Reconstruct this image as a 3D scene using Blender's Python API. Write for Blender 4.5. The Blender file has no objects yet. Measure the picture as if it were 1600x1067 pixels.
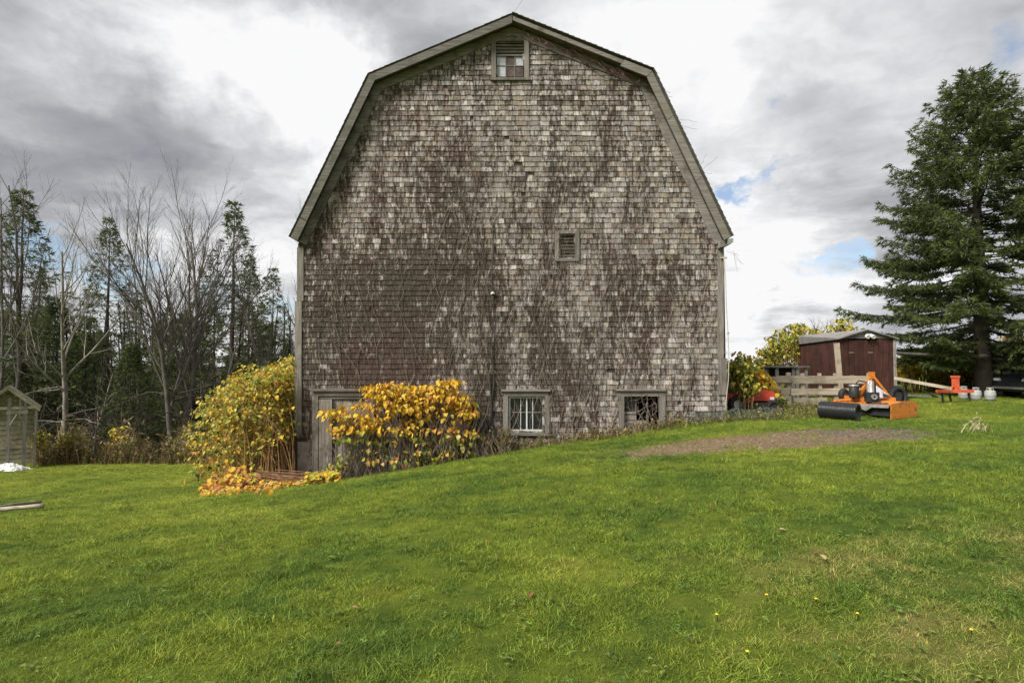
import bpy, math, random
import numpy as np
from mathutils import Vector, Matrix
from mathutils.geometry import tessellate_polygon

random.seed(7); RNG = np.random.default_rng(7)
R = math.radians
scene = bpy.context.scene
col = scene.collection

# ------------------------------------------------------------------ camera
F = 889.0                                   # focal length in photo pixels (20 mm)
EYE = 1.6
TILT = math.atan(36.5 / F)
cam_data = bpy.data.cameras.new('camera'); cam = bpy.data.objects.new('camera', cam_data); col.objects.link(cam)
cam_data.sensor_width = 36; cam_data.lens = F / 1600 * 36
cam_data.clip_start = 0.05; cam_data.clip_end = 5000
cam.location = (0, 0, EYE); cam.rotation_euler = (math.pi / 2 + TILT, 0, 0)
scene.camera = cam
FW = Vector((0, math.cos(TILT), math.sin(TILT))); UP = Vector((0, -math.sin(TILT), math.cos(TILT)))
def ray(px, py): return FW + Vector((1, 0, 0)) * ((px - 800) / F) + UP * ((533.5 - py) / F)
def P(px, py, Y):
    d = ray(px, py); s = Y / d.y
    return Vector((d.x * s, Y, EYE + d.z * s))

# ------------------------------------------------------------------ world, sun, exposure
SUN_EL, SUN_AZ = R(42), R(-128)             # azimuth clockwise from +Y: light comes from the left, a little behind the camera
sun_dir = Vector((math.sin(SUN_AZ) * math.cos(SUN_EL), math.cos(SUN_AZ) * math.cos(SUN_EL), math.sin(SUN_EL)))
world = bpy.data.worlds.new('World'); scene.world = world; world.use_nodes = True
nt = world.node_tree; nt.nodes.clear()
def N(t, tp, **kw):
    n = t.nodes.new(tp)
    for k, v in kw.items():
        if k.startswith('i_'): n.inputs[k[2:]].default_value = v
        else: setattr(n, k, v)
    return n
def L(t, a, b): t.links.new(a, b)
def MATH(t, op, a, b=None, c=None, clamp=False):
    n = t.nodes.new('ShaderNodeMath'); n.operation = op; n.use_clamp = clamp
    for i, v in enumerate((a, b, c)):
        if v is None: continue
        if isinstance(v, (int, float)): n.inputs[i].default_value = v
        else: t.links.new(v, n.inputs[i])
    return n.outputs[0]
def VMATH(t, op, a, b=None, s=None):
    n = t.nodes.new('ShaderNodeVectorMath'); n.operation = op
    for i, v in enumerate((a, b)):
        if v is None: continue
        if isinstance(v, (tuple, list, Vector)): n.inputs[i].default_value = v
        else: t.links.new(v, n.inputs[i])
    if s is not None:
        if isinstance(s, (int, float)): n.inputs['Scale'].default_value = s
        else: t.links.new(s, n.inputs['Scale'])
    return n.outputs['Value'] if op in ('DOT_PRODUCT', 'LENGTH', 'DISTANCE') else n.outputs[0]
def NOISE(t, vec, scale, detail=4, rough=0.55, dist=0.0):
    n = t.nodes.new('ShaderNodeTexNoise'); n.inputs['Scale'].default_value = scale
    n.inputs['Detail'].default_value = detail; n.inputs['Roughness'].default_value = rough; n.inputs['Distortion'].default_value = dist
    if vec is not None: t.links.new(vec, n.inputs['Vector'])
    return n
def SMOOTH(t, v, lo, hi, a=0.0, b=1.0):
    n = t.nodes.new('ShaderNodeMapRange'); n.interpolation_type = 'SMOOTHSTEP'
    t.links.new(v, n.inputs['Value'])
    n.inputs['From Min'].default_value = lo; n.inputs['From Max'].default_value = hi
    n.inputs['To Min'].default_value = a; n.inputs['To Max'].default_value = b
    return n.outputs[0]
def MIXC(t, f, a, b, mode='MIX'):
    n = t.nodes.new('ShaderNodeMix'); n.data_type = 'RGBA'; n.blend_type = mode
    if isinstance(f, (int, float)): n.inputs[0].default_value = f
    else: t.links.new(f, n.inputs[0])
    for i, v in ((6, a), (7, b)):
        if isinstance(v, (tuple, list)): n.inputs[i].default_value = (*v[:3], 1)
        else: t.links.new(v, n.inputs[i])
    return n.outputs[2]
def RAMP(t, v, stops):
    n = t.nodes.new('ShaderNodeValToRGB'); L(t, v, n.inputs[0])
    e = n.color_ramp.elements
    while len(e) < len(stops): e.new(0.5)
    for q, (p, c) in zip(e, stops):
        q.position = p; q.color = (*c, 1) if len(c) == 3 else c
    return n.outputs[0]

sky = N(nt, 'ShaderNodeTexSky', sky_type='NISHITA', sun_disc=False, sun_elevation=SUN_EL, sun_rotation=SUN_AZ)
sky.air_density = 1.0; sky.dust_density = 0.6; sky.ozone_density = 1.5
tc = N(nt, 'ShaderNodeTexCoord'); d = tc.outputs['Generated']
sep = N(nt, 'ShaderNodeSeparateXYZ'); L(nt, d, sep.inputs[0])
zz = MATH(nt, 'ADD', MATH(nt, 'MAXIMUM', sep.outputs[2], 0.0), 0.16)
inv = MATH(nt, 'DIVIDE', 1.0, zz)
uv = VMATH(nt, 'SCALE', d, s=inv)
w0 = NOISE(nt, uv, 1.3, 5, 0.6)
wv = VMATH(nt, 'SCALE', VMATH(nt, 'SUBTRACT', w0.outputs['Color'], (0.5, 0.5, 0.5)), s=0.42)
dwn = NOISE(nt, d, 5.0, 6, 0.62)
dwo = VMATH(nt, 'SUBTRACT', dwn.outputs['Color'], (0.5, 0.5, 0.5))
dw = VMATH(nt, 'ADD', d, VMATH(nt, 'SCALE', dwo, s=0.26))
dh = VMATH(nt, 'ADD', d, VMATH(nt, 'SCALE', dwo, s=0.15))
n1 = NOISE(nt, VMATH(nt, 'ADD', uv, wv), 0.95, 7, 0.50).outputs['Fac']
n2 = NOISE(nt, VMATH(nt, 'ADD', uv, wv), 2.6, 6, 0.52).outputs['Fac']
# cloud masses as they hang in this part of the sky: direction, angular radius (deg), change of brightness
MASSES = [(90, 150, 13, -0.16), (330, 245, 9, -0.24), (60, 270, 10, -0.20), (220, 130, 8, -0.12), (450, 250, 5, -0.22),
          (600, 50, 10, -0.26), (690, 30, 9, -0.22), (330, 90, 7, 0.42), (455, 150, 8, 0.46), (530, 210, 6, 0.45), (230, 30, 6, 0.35),
          (1080, 60, 8, 0.30), (1200, 60, 8, -0.20), (1400, 220, 7, -0.16), (1300, 110, 10, 0.12), (1232, 472, 2.2, -0.42), (1200, 530, 7, 0.30), (1180, 420, 6, 0.22), (300, 440, 9, 0.22), (1290, 260, 5, -0.12),
          (1130, 200, 6, 0.18), (1450, 110, 8, 0.15), (1560, 60, 6, -0.18), (300, 330, 9, 0.2), (1230, 350, 6, 0.2), (880, 10, 8, 0.0)]
HOLES = [(1213, 168, 1.6), (1208, 262, 1.25), (1185, 290, 1.15), (1150, 310, 1.3), (1125, 318, 1.1), (1280, 404, 1.4), (1310, 400, 1.4), (1335, 396, 1.2), (1590, 70, 2.2),
         (70, 400, 2.6), (200, 430, 2.6), (330, 450, 2.6), (460, 480, 2.4)]
def blobsum(items, lo_k, dv):
    acc = None
    for it in items:
        v = ray(it[0], it[1]).normalized()
        dt = VMATH(nt, 'DISTANCE', dv, v)
        a = SMOOTH(nt, dt, R(it[2] * lo_k), R(it[2] * 0.1), 0.0, it[3] if len(it) > 3 else 1.0)
        acc = a if acc is None else MATH(nt, 'ADD', acc, a)
    return acc
bsum = blobsum(MASSES, 1.6, dw); hsum = blobsum(HOLES, 1.7, dh)
n3 = NOISE(nt, VMATH(nt, 'ADD', uv, wv), 6.5, 7, 0.62).outputs['Fac']
bright = MATH(nt, 'ADD', MATH(nt, 'ADD', MATH(nt, 'MULTIPLY_ADD', n1, 1.45, -0.17), bsum), MATH(nt, 'ADD', MATH(nt, 'MULTIPLY_ADD', n2, 1.25, -0.625), MATH(nt, 'MULTIPLY_ADD', n3, 0.45, -0.225)))
cloudc = RAMP(nt, bright, [(0.0, (0.29, 0.30, 0.33)), (0.3, (0.40, 0.41, 0.435)), (0.6, (0.60, 0.61, 0.63)), (0.95, (0.93, 0.93, 0.94))])
hole = SMOOTH(nt, MATH(nt, 'ADD', MATH(nt, 'MULTIPLY', MATH(nt, 'MINIMUM', hsum, 1.0), 0.95), MATH(nt, 'ADD', MATH(nt, 'MULTIPLY_ADD', n2, 1.4, -0.78), MATH(nt, 'MULTIPLY_ADD', n3, 1.5, -0.78))), 0.30, 1.0, 0.0, 0.88)
clear = VMATH(nt, 'SCALE', sky.outputs[0], s=0.085)
SKY_GAIN = 0.60
cl = VMATH(nt, 'SCALE', cloudc, s=SKY_GAIN)
final = MIXC(nt, hole, cl, clear)
bg = N(nt, 'ShaderNodeBackground'); L(nt, final, bg.inputs[0]); bg.inputs[1].default_value = 1.0
wo = N(nt, 'ShaderNodeOutputWorld'); L(nt, bg.outputs[0], wo.inputs[0])

sl = bpy.data.lights.new('sun', 'SUN'); sl.energy = 3.8; sl.angle = R(22); sl.color = (1.0, 0.94, 0.85)
so = bpy.data.objects.new('sun', sl); col.objects.link(so); so.location = (-10, -5, 20)
so.rotation_euler = sun_dir.to_track_quat('Z', 'Y').to_euler()
vs = scene.view_settings; vs.view_transform = 'Standard'; vs.look = 'None'; vs.exposure = 0.78; vs.gamma = 1.0; vs.use_curve_mapping = False
scene.render.engine = 'CYCLES'
scene.cycles.use_denoising = True; scene.cycles.max_bounces = 6; scene.cycles.diffuse_bounces = 3
scene.cycles.glossy_bounces = 3; scene.cycles.transmission_bounces = 4; scene.cycles.transparent_max_bounces = 6
scene.cycles.caustics_reflective = False; scene.cycles.caustics_refractive = False
scene.world.cycles.sampling_method = 'MANUAL'; scene.world.cycles.sample_map_resolution = 512

# ------------------------------------------------------------------ materials
MT = {}
def new_mat(name):
    m = bpy.data.materials.new(name); m.use_nodes = True
    t = m.node_tree; b = t.nodes['Principled BSDF']; MT[name] = m
    return m, t, b
def mat_plain(name, c, rough=0.7, var=0.25, scale=6.0, metal=0.0, bump=0.15, dirt=None, spec=0.4):
    m, t, b = new_mat(name)
    g = N(t, 'ShaderNodeNewGeometry')
    n = NOISE(t, g.outputs['Position'], scale, 6, 0.6)
    n_b = NOISE(t, g.outputs['Position'], scale * 6, 4, 0.6)
    f = MATH(t, 'MULTIPLY_ADD', n.outputs['Fac'], 0.75, MATH(t, 'MULTIPLY', n_b.outputs['Fac'], 0.25))
    c0 = MIXC(t, SMOOTH(t, f, 0.3, 0.7), [x * (1 - var) for x in c], [min(1, x * (1 + var)) for x in c])
    if dirt:
        c0 = MIXC(t, SMOOTH(t, n.outputs['Fac'], 0.5, 0.68), c0, dirt)
    L(t, c0, b.inputs['Base Color']); b.inputs['Roughness'].default_value = rough; b.inputs['Metallic'].default_value = metal
    b.inputs['Specular IOR Level'].default_value = spec
    if bump:
        bp = N(t, 'ShaderNodeBump'); bp.inputs['Strength'].default_value = bump; bp.inputs['Distance'].default_value = 0.02
        L(t, n_b.outputs['Fac'], bp.inputs['Height']); L(t, bp.outputs[0], b.inputs['Normal'])
    return m
def mat_wood(name, a, bcol, axis=2, stain=(0.06, 0.05, 0.035), stain_amt=0.5, freq=1.0):
    """weathered wood: grain stretched along one axis, darker stains"""
    m, t, b = new_mat(name)
    g = N(t, 'ShaderNodeNewGeometry')
    mp = N(t, 'ShaderNodeMapping'); L(t, g.outputs['Position'], mp.inputs[0])
    s = [38.0 * freq] * 3; s[axis] = 2.2 * freq; mp.inputs['Scale'].default_value = s
    grain = NOISE(t, mp.outputs[0], 1.0, 6, 0.65)
    big = NOISE(t, g.outputs['Position'], 2.3 * freq, 6, 0.65)
    oi = N(t, 'ShaderNodeObjectInfo')
    c0 = MIXC(t, SMOOTH(t, grain.outputs['Fac'], 0.3, 0.7), a, bcol)
    c0 = MIXC(t, MATH(t, 'MULTIPLY', SMOOTH(t, big.outputs['Fac'], 0.48, 0.66), stain_amt), c0, stain)
    hsv = N(t, 'ShaderNodeHueSaturation'); L(t, c0, hsv.inputs['Color'])
    L(t, MATH(t, 'MULTIPLY_ADD', oi.outputs['Random'], 0.35, 0.82), hsv.inputs['Value'])
    L(t, hsv.outputs[0], b.inputs['Base Color']); b.inputs['Roughness'].default_value = 0.85; b.inputs['Specular IOR Level'].default_value = 0.2
    bp = N(t, 'ShaderNodeBump'); bp.inputs['Strength'].default_value = 0.5; bp.inputs['Distance'].default_value = 0.01
    L(t, grain.outputs['Fac'], bp.inputs['Height']); L(t, bp.outputs[0], b.inputs['Normal'])
    return m
def mat_leaf(name, trans=0.35, rough=0.6, var=0.35):
    """foliage: colour from the 'col' attribute, a little light passes through"""
    m, t, b = new_mat(name)
    at = N(t, 'ShaderNodeAttribute'); at.attribute_name = 'col'
    g = N(t, 'ShaderNodeNewGeometry'); oi = N(t, 'ShaderNodeObjectInfo')
    n = NOISE(t, g.outputs['Position'], 9.0, 3)
    hsv = N(t, 'ShaderNodeHueSaturation'); L(t, at.outputs['Color'], hsv.inputs['Color'])
    L(t, MATH(t, 'MULTIPLY_ADD', n.outputs['Fac'], 2 * var, 1 - var), hsv.inputs['Value'])
    b.inputs['Roughness'].default_value = rough; b.inputs['Specular IOR Level'].default_value = 0.3
    L(t, hsv.outputs[0], b.inputs['Base Color'])
    tr = N(t, 'ShaderNodeBsdfTranslucent'); L(t, hsv.outputs[0], tr.inputs[0])
    mx = N(t, 'ShaderNodeMixShader'); mx.inputs[0].default_value = trans
    L(t, b.outputs[0], mx.inputs[1]); L(t, tr.outputs[0], mx.inputs[2])
    L(t, mx.outputs[0], t.nodes['Material Output'].inputs[0])
    return m
def mat_glass(name, tint=(0.02, 0.025, 0.025), body=0.5):
    m, t, b = new_mat(name)
    b.inputs['Base Color'].default_value = (*tint, 1); b.inputs['Roughness'].default_value = 0.5
    g = N(t, 'ShaderNodeNewGeometry'); n = NOISE(t, g.outputs['Position'], 7, 5)
    bp = N(t, 'ShaderNodeBump'); bp.inputs['Strength'].default_value = 0.008; L(t, n.outputs['Fac'], bp.inputs['Height'])
    gl = N(t, 'ShaderNodeBsdfGlossy'); gl.inputs['Roughness'].default_value = 0.08; L(t, bp.outputs[0], gl.inputs['Normal'])
    tp = N(t, 'ShaderNodeBsdfTransparent')
    m1 = N(t, 'ShaderNodeMixShader'); m1.inputs[0].default_value = body; L(t, tp.outputs[0], m1.inputs[1]); L(t, b.outputs[0], m1.inputs[2])
    fr = N(t, 'ShaderNodeFresnel'); fr.inputs[0].default_value = 1.45
    m2 = N(t, 'ShaderNodeMixShader'); L(t, fr.outputs[0], m2.inputs[0]); L(t, m1.outputs[0], m2.inputs[1]); L(t, gl.outputs[0], m2.inputs[2])
    L(t, m2.outputs[0], t.nodes['Material Output'].inputs[0])
    return m
def mat_shingle():
    m, t, b = new_mat('wall_shingle')
    at = N(t, 'ShaderNodeAttribute'); at.attribute_name = 'col'
    g = N(t, 'ShaderNodeNewGeometry'); pos = g.outputs['Position']
    mp = N(t, 'ShaderNodeMapping'); L(t, pos, mp.inputs[0]); mp.inputs['Scale'].default_value = (46, 46, 7)
    grain = NOISE(t, mp.outputs[0], 1.0, 5, 0.7).outputs['Fac']
    mp2 = N(t, 'ShaderNodeMapping'); L(t, pos, mp2.inputs[0]); mp2.inputs['Scale'].default_value = (19, 19, 5.5)
    patch = NOISE(t, mp2.outputs[0], 1.0, 7, 0.72).outputs['Fac']
    mp3 = N(t, 'ShaderNodeMapping'); L(t, pos, mp3.inputs[0]); mp3.inputs['Scale'].default_value = (1.5, 1.5, 0.55)
    run = NOISE(t, mp3.outputs[0], 1.0, 5, 0.7).outputs['Fac']
    big = NOISE(t, pos, 0.35, 4, 0.6).outputs['Fac']
    # the alpha channel of the shingle colour holds how stained that shingle is
    st = MATH(t, 'ADD', MATH(t, 'MULTIPLY_ADD', at.outputs['Alpha'], 0.80, -0.30), MATH(t, 'ADD', MATH(t, 'MULTIPLY_ADD', patch, 2.3, -1.15), MATH(t, 'MULTIPLY_ADD', run, 1.3, -0.65)))
    mp4 = N(t, 'ShaderNodeMapping'); L(t, pos, mp4.inputs[0]); mp4.inputs['Scale'].default_value = (7.5, 7.5, 0.9)
    streak = NOISE(t, mp4.outputs[0], 1.0, 5, 0.7).outputs['Fac']
    st = MATH(t, 'ADD', st, MATH(t, 'MULTIPLY_ADD', streak, 1.1, -0.55))
    stain = SMOOTH(t, st, -0.14, 0.30)
    c0 = MIXC(t, 1.0, at.outputs['Color'], RAMP(t, grain, [(0.28, (0.30, 0.285, 0.27)), (0.48, (0.88, 0.87, 0.86)), (0.70, (1.42, 1.40, 1.38))]), 'MULTIPLY')
    dark = MIXC(t, SMOOTH(t, big, 0.42, 0.60), (0.044, 0.028, 0.020), (0.036, 0.030, 0.022))
    dark = MIXC(t, 1.0, dark, RAMP(t, grain, [(0.3, (0.45, 0.45, 0.45)), (0.52, (1.0, 1.0, 1.0)), (0.68, (2.6, 2.6, 2.55))]), 'MULTIPLY')
    c1 = MIXC(t, MATH(t, 'MULTIPLY', stain, 0.93), c0, dark)
    L(t, c1, b.inputs['Base Color']); b.inputs['Roughness'].default_value = 0.9; b.inputs['Specular IOR Level'].default_value = 0.15
    bp = N(t, 'ShaderNodeBump'); bp.inputs['Strength'].default_value = 0.6; bp.inputs['Distance'].default_value = 0.008
    L(t, grain, bp.inputs['Height']); L(t, bp.outputs[0], b.inputs['Normal'])
    return m
DIRT = (1.9, 10.0, 7.2, 9.95)               # the bare strip: x0, y0, x1, y1
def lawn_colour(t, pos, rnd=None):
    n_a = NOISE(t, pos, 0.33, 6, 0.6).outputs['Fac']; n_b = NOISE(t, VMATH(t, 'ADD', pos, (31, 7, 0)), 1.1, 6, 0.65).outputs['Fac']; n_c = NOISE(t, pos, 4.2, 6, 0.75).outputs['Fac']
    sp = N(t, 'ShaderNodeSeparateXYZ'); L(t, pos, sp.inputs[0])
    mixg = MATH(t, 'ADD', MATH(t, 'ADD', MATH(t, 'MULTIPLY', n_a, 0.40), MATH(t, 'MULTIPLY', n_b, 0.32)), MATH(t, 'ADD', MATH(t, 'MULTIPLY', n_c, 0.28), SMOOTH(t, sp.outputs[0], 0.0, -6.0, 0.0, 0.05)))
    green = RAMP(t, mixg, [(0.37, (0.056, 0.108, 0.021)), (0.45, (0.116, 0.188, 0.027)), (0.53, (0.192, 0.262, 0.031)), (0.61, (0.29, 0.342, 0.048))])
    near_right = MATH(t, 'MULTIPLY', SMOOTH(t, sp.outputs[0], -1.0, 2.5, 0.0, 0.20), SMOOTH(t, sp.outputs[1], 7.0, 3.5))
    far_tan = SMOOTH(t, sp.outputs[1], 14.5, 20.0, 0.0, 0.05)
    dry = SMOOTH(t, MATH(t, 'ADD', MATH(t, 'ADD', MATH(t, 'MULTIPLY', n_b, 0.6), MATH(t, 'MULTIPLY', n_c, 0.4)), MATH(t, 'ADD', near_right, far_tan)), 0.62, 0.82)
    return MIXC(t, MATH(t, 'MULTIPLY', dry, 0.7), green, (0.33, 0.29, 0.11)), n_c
def mat_ground():
    m, t, b = new_mat('lawn_soil')
    g = N(t, 'ShaderNodeNewGeometry'); pos = g.outputs['Position']
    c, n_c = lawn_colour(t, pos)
    c = MIXC(t, 1.0, c, (0.62, 0.60, 0.60), 'MULTIPLY')
    sp = N(t, 'ShaderNodeSeparateXYZ'); L(t, pos, sp.inputs[0])
    wob = NOISE(t, pos, 1.6, 5, 0.65)
    wx = MATH(t, 'MULTIPLY_ADD', wob.outputs['Fac'], 2.4, -1.2)
    # distance to the bare strip
    ux = MATH(t, 'DIVIDE', MATH(t, 'SUBTRACT', sp.outputs[0], (DIRT[0] + DIRT[2]) / 2), (DIRT[2] - DIRT[0]) / 2)
    uy = MATH(t, 'DIVIDE', MATH(t, 'SUBTRACT', sp.outputs[1], DIRT[1]), 0.95)
    dd = MATH(t, 'ADD', MATH(t, 'ADD', MATH(t, 'POWER', MATH(t, 'ABSOLUTE', ux), 3.0), MATH(t, 'MULTIPLY', uy, uy)), wx)
    msk = SMOOTH(t, dd, 1.5, 0.6)
    fine = NOISE(t, pos, 17, 8, 0.85).outputs['Fac']
    gx = SMOOTH(t, MATH(t, 'ADD', sp.outputs[0], MATH(t, 'MULTIPLY', wx, 2.0)), 4.6, 7.2)
    tan = RAMP(t, fine, [(0.36, (0.075, 0.050, 0.030)), (0.5, (0.20, 0.14, 0.085)), (0.64, (0.40, 0.30, 0.19))])
    gry = RAMP(t, fine, [(0.36, (0.050, 0.041, 0.036)), (0.5, (0.135, 0.11, 0.096)), (0.64, (0.30, 0.26, 0.23))])
    c = MIXC(t, msk, c, MIXC(t, gx, tan, gry))
    # brown litter under the forest edge and along the barn wall
    fst = SMOOTH(t, MATH(t, 'ADD', MATH(t, 'SUBTRACT', sp.outputs[1], MATH(t, 'MULTIPLY', sp.outputs[0], 0.05)), wx), 21.6, 22.6)
    fst = MATH(t, 'MULTIPLY', fst, SMOOTH(t, sp.outputs[0], 2.0, -1.0))
    c = MIXC(t, fst, c, RAMP(t, fine, [(0.3, (0.02, 0.016, 0.010)), (0.7, (0.075, 0.058, 0.036))]))
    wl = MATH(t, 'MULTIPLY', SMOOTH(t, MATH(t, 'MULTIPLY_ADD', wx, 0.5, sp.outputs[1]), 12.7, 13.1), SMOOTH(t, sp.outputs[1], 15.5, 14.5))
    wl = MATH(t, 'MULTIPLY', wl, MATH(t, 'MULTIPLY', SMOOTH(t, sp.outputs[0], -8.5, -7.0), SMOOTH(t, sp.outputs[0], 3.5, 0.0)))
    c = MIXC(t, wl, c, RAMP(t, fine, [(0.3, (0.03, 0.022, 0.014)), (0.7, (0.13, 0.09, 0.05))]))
    L(t, c, b.inputs['Base Color']); b.inputs['Roughness'].default_value = 0.95; b.inputs['Specular IOR Level'].default_value = 0.1
    bp = N(t, 'ShaderNodeBump'); bp.inputs['Strength'].default_value = 0.8; bp.inputs['Distance'].default_value = 0.05
    L(t, fine, bp.inputs['Height']); L(t, bp.outputs[0], b.inputs['Normal'])
    return m
def mat_grass():
    m, t, b = new_mat('grass_blade')
    g = N(t, 'ShaderNodeNewGeometry'); oi = N(t, 'ShaderNodeObjectInfo')
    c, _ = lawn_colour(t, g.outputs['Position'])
    at = N(t, 'ShaderNodeAttribute'); at.attribute_name = 'col'
    c = MIXC(t, 1.0, c, at.outputs['Color'], 'MULTIPLY')
    hsv = N(t, 'ShaderNodeHueSaturation'); L(t, c, hsv.inputs['Color'])
    L(t, MATH(t, 'MULTIPLY_ADD', oi.outputs['Random'], 0.75, 0.66), hsv.inputs['Value'])
    L(t, hsv.outputs[0], b.inputs['Base Color']); b.inputs['Roughness'].default_value = 0.6; b.inputs['Specular IOR Level'].default_value = 0.25
    tr = N(t, 'ShaderNodeBsdfTranslucent'); L(t, hsv.outputs[0], tr.inputs[0])
    mx = N(t, 'ShaderNodeMixShader'); mx.inputs[0].default_value = 0.25
    L(t, b.outputs[0], mx.inputs[1]); L(t, tr.outputs[0], mx.inputs[2]); L(t, mx.outputs[0], t.nodes['Material Output'].inputs[0])
    return m
mat_shingle(); mat_ground(); mat_grass(); mat_leaf('leaf'); mat_leaf('needles', 0.35, 0.6, 0.45); mat_leaf('weed', 0.25, 0.8, 0.4)
mat_wood('board_v', (0.12, 0.108, 0.094), (0.235, 0.218, 0.196), 2, (0.09, 0.082, 0.05), 0.55)
mat_wood('board_h', (0.12, 0.108, 0.094), (0.235, 0.218, 0.196), 0, (0.09, 0.082, 0.05), 0.55)
mat_wood('rake_board', (0.085, 0.081, 0.069), (0.175, 0.168, 0.148), 0, (0.075, 0.073, 0.05), 0.7)
mat_wood('rake_board_tan', (0.115, 0.108, 0.093), (0.215, 0.203, 0.178), 0, (0.15, 0.14, 0.09), 0.5)
mat_wood('frieze_board', (0.13, 0.12, 0.105), (0.25, 0.235, 0.215), 0, (0.07, 0.06, 0.045), 0.7)
mat_wood('sheathing', (0.035, 0.028, 0.022), (0.07, 0.058, 0.046), 2)
mat_wood('door_board', (0.15, 0.13, 0.11), (0.29, 0.265, 0.235), 2, (0.07, 0.055, 0.04), 0.7)
mat_wood('fence_board', (0.34, 0.28, 0.21), (0.56, 0.48, 0.38), 0, (0.17, 0.13, 0.085), 0.5)
mat_wood('fence_post', (0.34, 0.285, 0.215), (0.56, 0.48, 0.38), 2, (0.16, 0.12, 0.08), 0.5)
mat_wood('grey_board', (0.25, 0.23, 0.17), (0.44, 0.41, 0.32), 0, (0.13, 0.12, 0.08), 0.55)
mat_wood('grey_post', (0.16, 0.15, 0.135), (0.32, 0.305, 0.28), 2, (0.08, 0.07, 0.06), 0.5)
mat_wood('shed_board', (0.042, 0.018, 0.014), (0.090, 0.040, 0.031), 2, (0.028, 0.014, 0.011), 0.6)
mat_wood('shed_gable', (0.14, 0.13, 0.13), (0.27, 0.26, 0.26), 0, (0.09, 0.085, 0.08), 0.5)
mat_wood('dark_slat', (0.05, 0.045, 0.038), (0.115, 0.10, 0.085), 0, (0.03, 0.03, 0.02), 0.5)
mat_wood('log_bark', (0.15, 0.125, 0.10), (0.40, 0.35, 0.29), 0, (0.09, 0.07, 0.05), 0.5)
mat_plain('white_paint', (0.62, 0.62, 0.60), 0.6, 0.15, 9, dirt=(0.33, 0.31, 0.28))
mat_plain('roof_shingle', (0.10, 0.095, 0.085), 0.95, 0.4, 5, dirt=(0.085, 0.088, 0.05))
mat_plain('concrete', (0.26, 0.235, 0.20), 0.95, 0.3, 3, dirt=(0.12, 0.10, 0.08))
mat_plain('gutter_metal', (0.26, 0.30, 0.27), 0.5, 0.2, 5, metal=0.2, dirt=(0.15, 0.15, 0.11))
mat_plain('dirty_reflection_pane', (0.46, 0.48, 0.53), 0.25, 0.3, 4, bump=0.03, dirt=(0.30, 0.29, 0.29))  # whitish reflection painted into the diffuse colour, with dirt patches over it
mat_plain('brown_pane', (0.10, 0.075, 0.068), 0.3, 0.5, 4, bump=0.03)
mat_glass('glass')
mat_plain('vine_bark', (0.20, 0.16, 0.13), 0.9, 0.55, 3)
mat_plain('vine_dark', (0.045, 0.036, 0.030), 0.9, 0.4, 3)
mat_plain('vine_red', (0.17, 0.075, 0.082), 0.85, 0.4, 3)
mat_plain('stalk', (0.27, 0.16, 0.07), 0.85, 0.5, 4)
mat_plain('stalk_brown', (0.20, 0.11, 0.06), 0.85, 0.4, 4)
mat_plain('bark_grey', (0.105, 0.096, 0.082), 0.95, 0.45, 3.5, bump=0.6)
mat_plain('bark_pale', (0.21, 0.195, 0.165), 0.95, 0.4, 3.5, bump=0.6)
mat_plain('bark_dark', (0.075, 0.062, 0.052), 0.95, 0.4, 4, bump=0.8)
mat_plain('orange_paint', (0.52, 0.175, 0.02), 0.45, 0.22, 7, dirt=(0.17, 0.085, 0.045), spec=0.5)
mat_plain('red_paint', (0.50, 0.06, 0.032), 0.42, 0.2, 6)
mat_plain('orange_red_paint', (0.56, 0.105, 0.045), 0.5, 0.2, 6)
mat_plain('black_rubber', (0.022, 0.022, 0.023), 0.75, 0.3, 8)
mat_plain('black_plastic', (0.020, 0.021, 0.024), 0.33, 0.2, 8, spec=0.6)
mat_plain('dark_metal', (0.045, 0.042, 0.04), 0.5, 0.3, 8, metal=0.3)
mat_plain('grey_metal', (0.32, 0.31, 0.30), 0.4, 0.25, 8, metal=0.5)
mat_plain('rust_metal', (0.12, 0.07, 0.045), 0.8, 0.4, 8)
mat_plain('tank_paint', (0.30, 0.31, 0.305), 0.5, 0.12, 5, dirt=(0.27, 0.27, 0.255))
mat_plain('white_plastic', (0.70, 0.70, 0.70), 0.5, 0.1, 4)
mat_plain('pale_blue_plastic', (0.60, 0.61, 0.66), 0.45, 0.12, 4)
mat_plain('car_paint', (0.035, 0.042, 0.052), 0.28, 0.1, 4, metal=0.3, bump=0.0, spec=0.6)
mat_plain('wire', (0.15, 0.18, 0.165), 0.6, 0.4, 4, metal=0.3)
mat_plain('rope', (0.40, 0.37, 0.31), 0.8, 0.2, 8)
mat_plain('stone', (0.17, 0.148, 0.128), 0.95, 0.5, 7)
mat_plain('flower_yellow', (0.80, 0.55, 0.02), 0.6, 0.1, 7)
mat_plain('dead_leaf', (0.30, 0.16, 0.07), 0.8, 0.5, 3)

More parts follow.
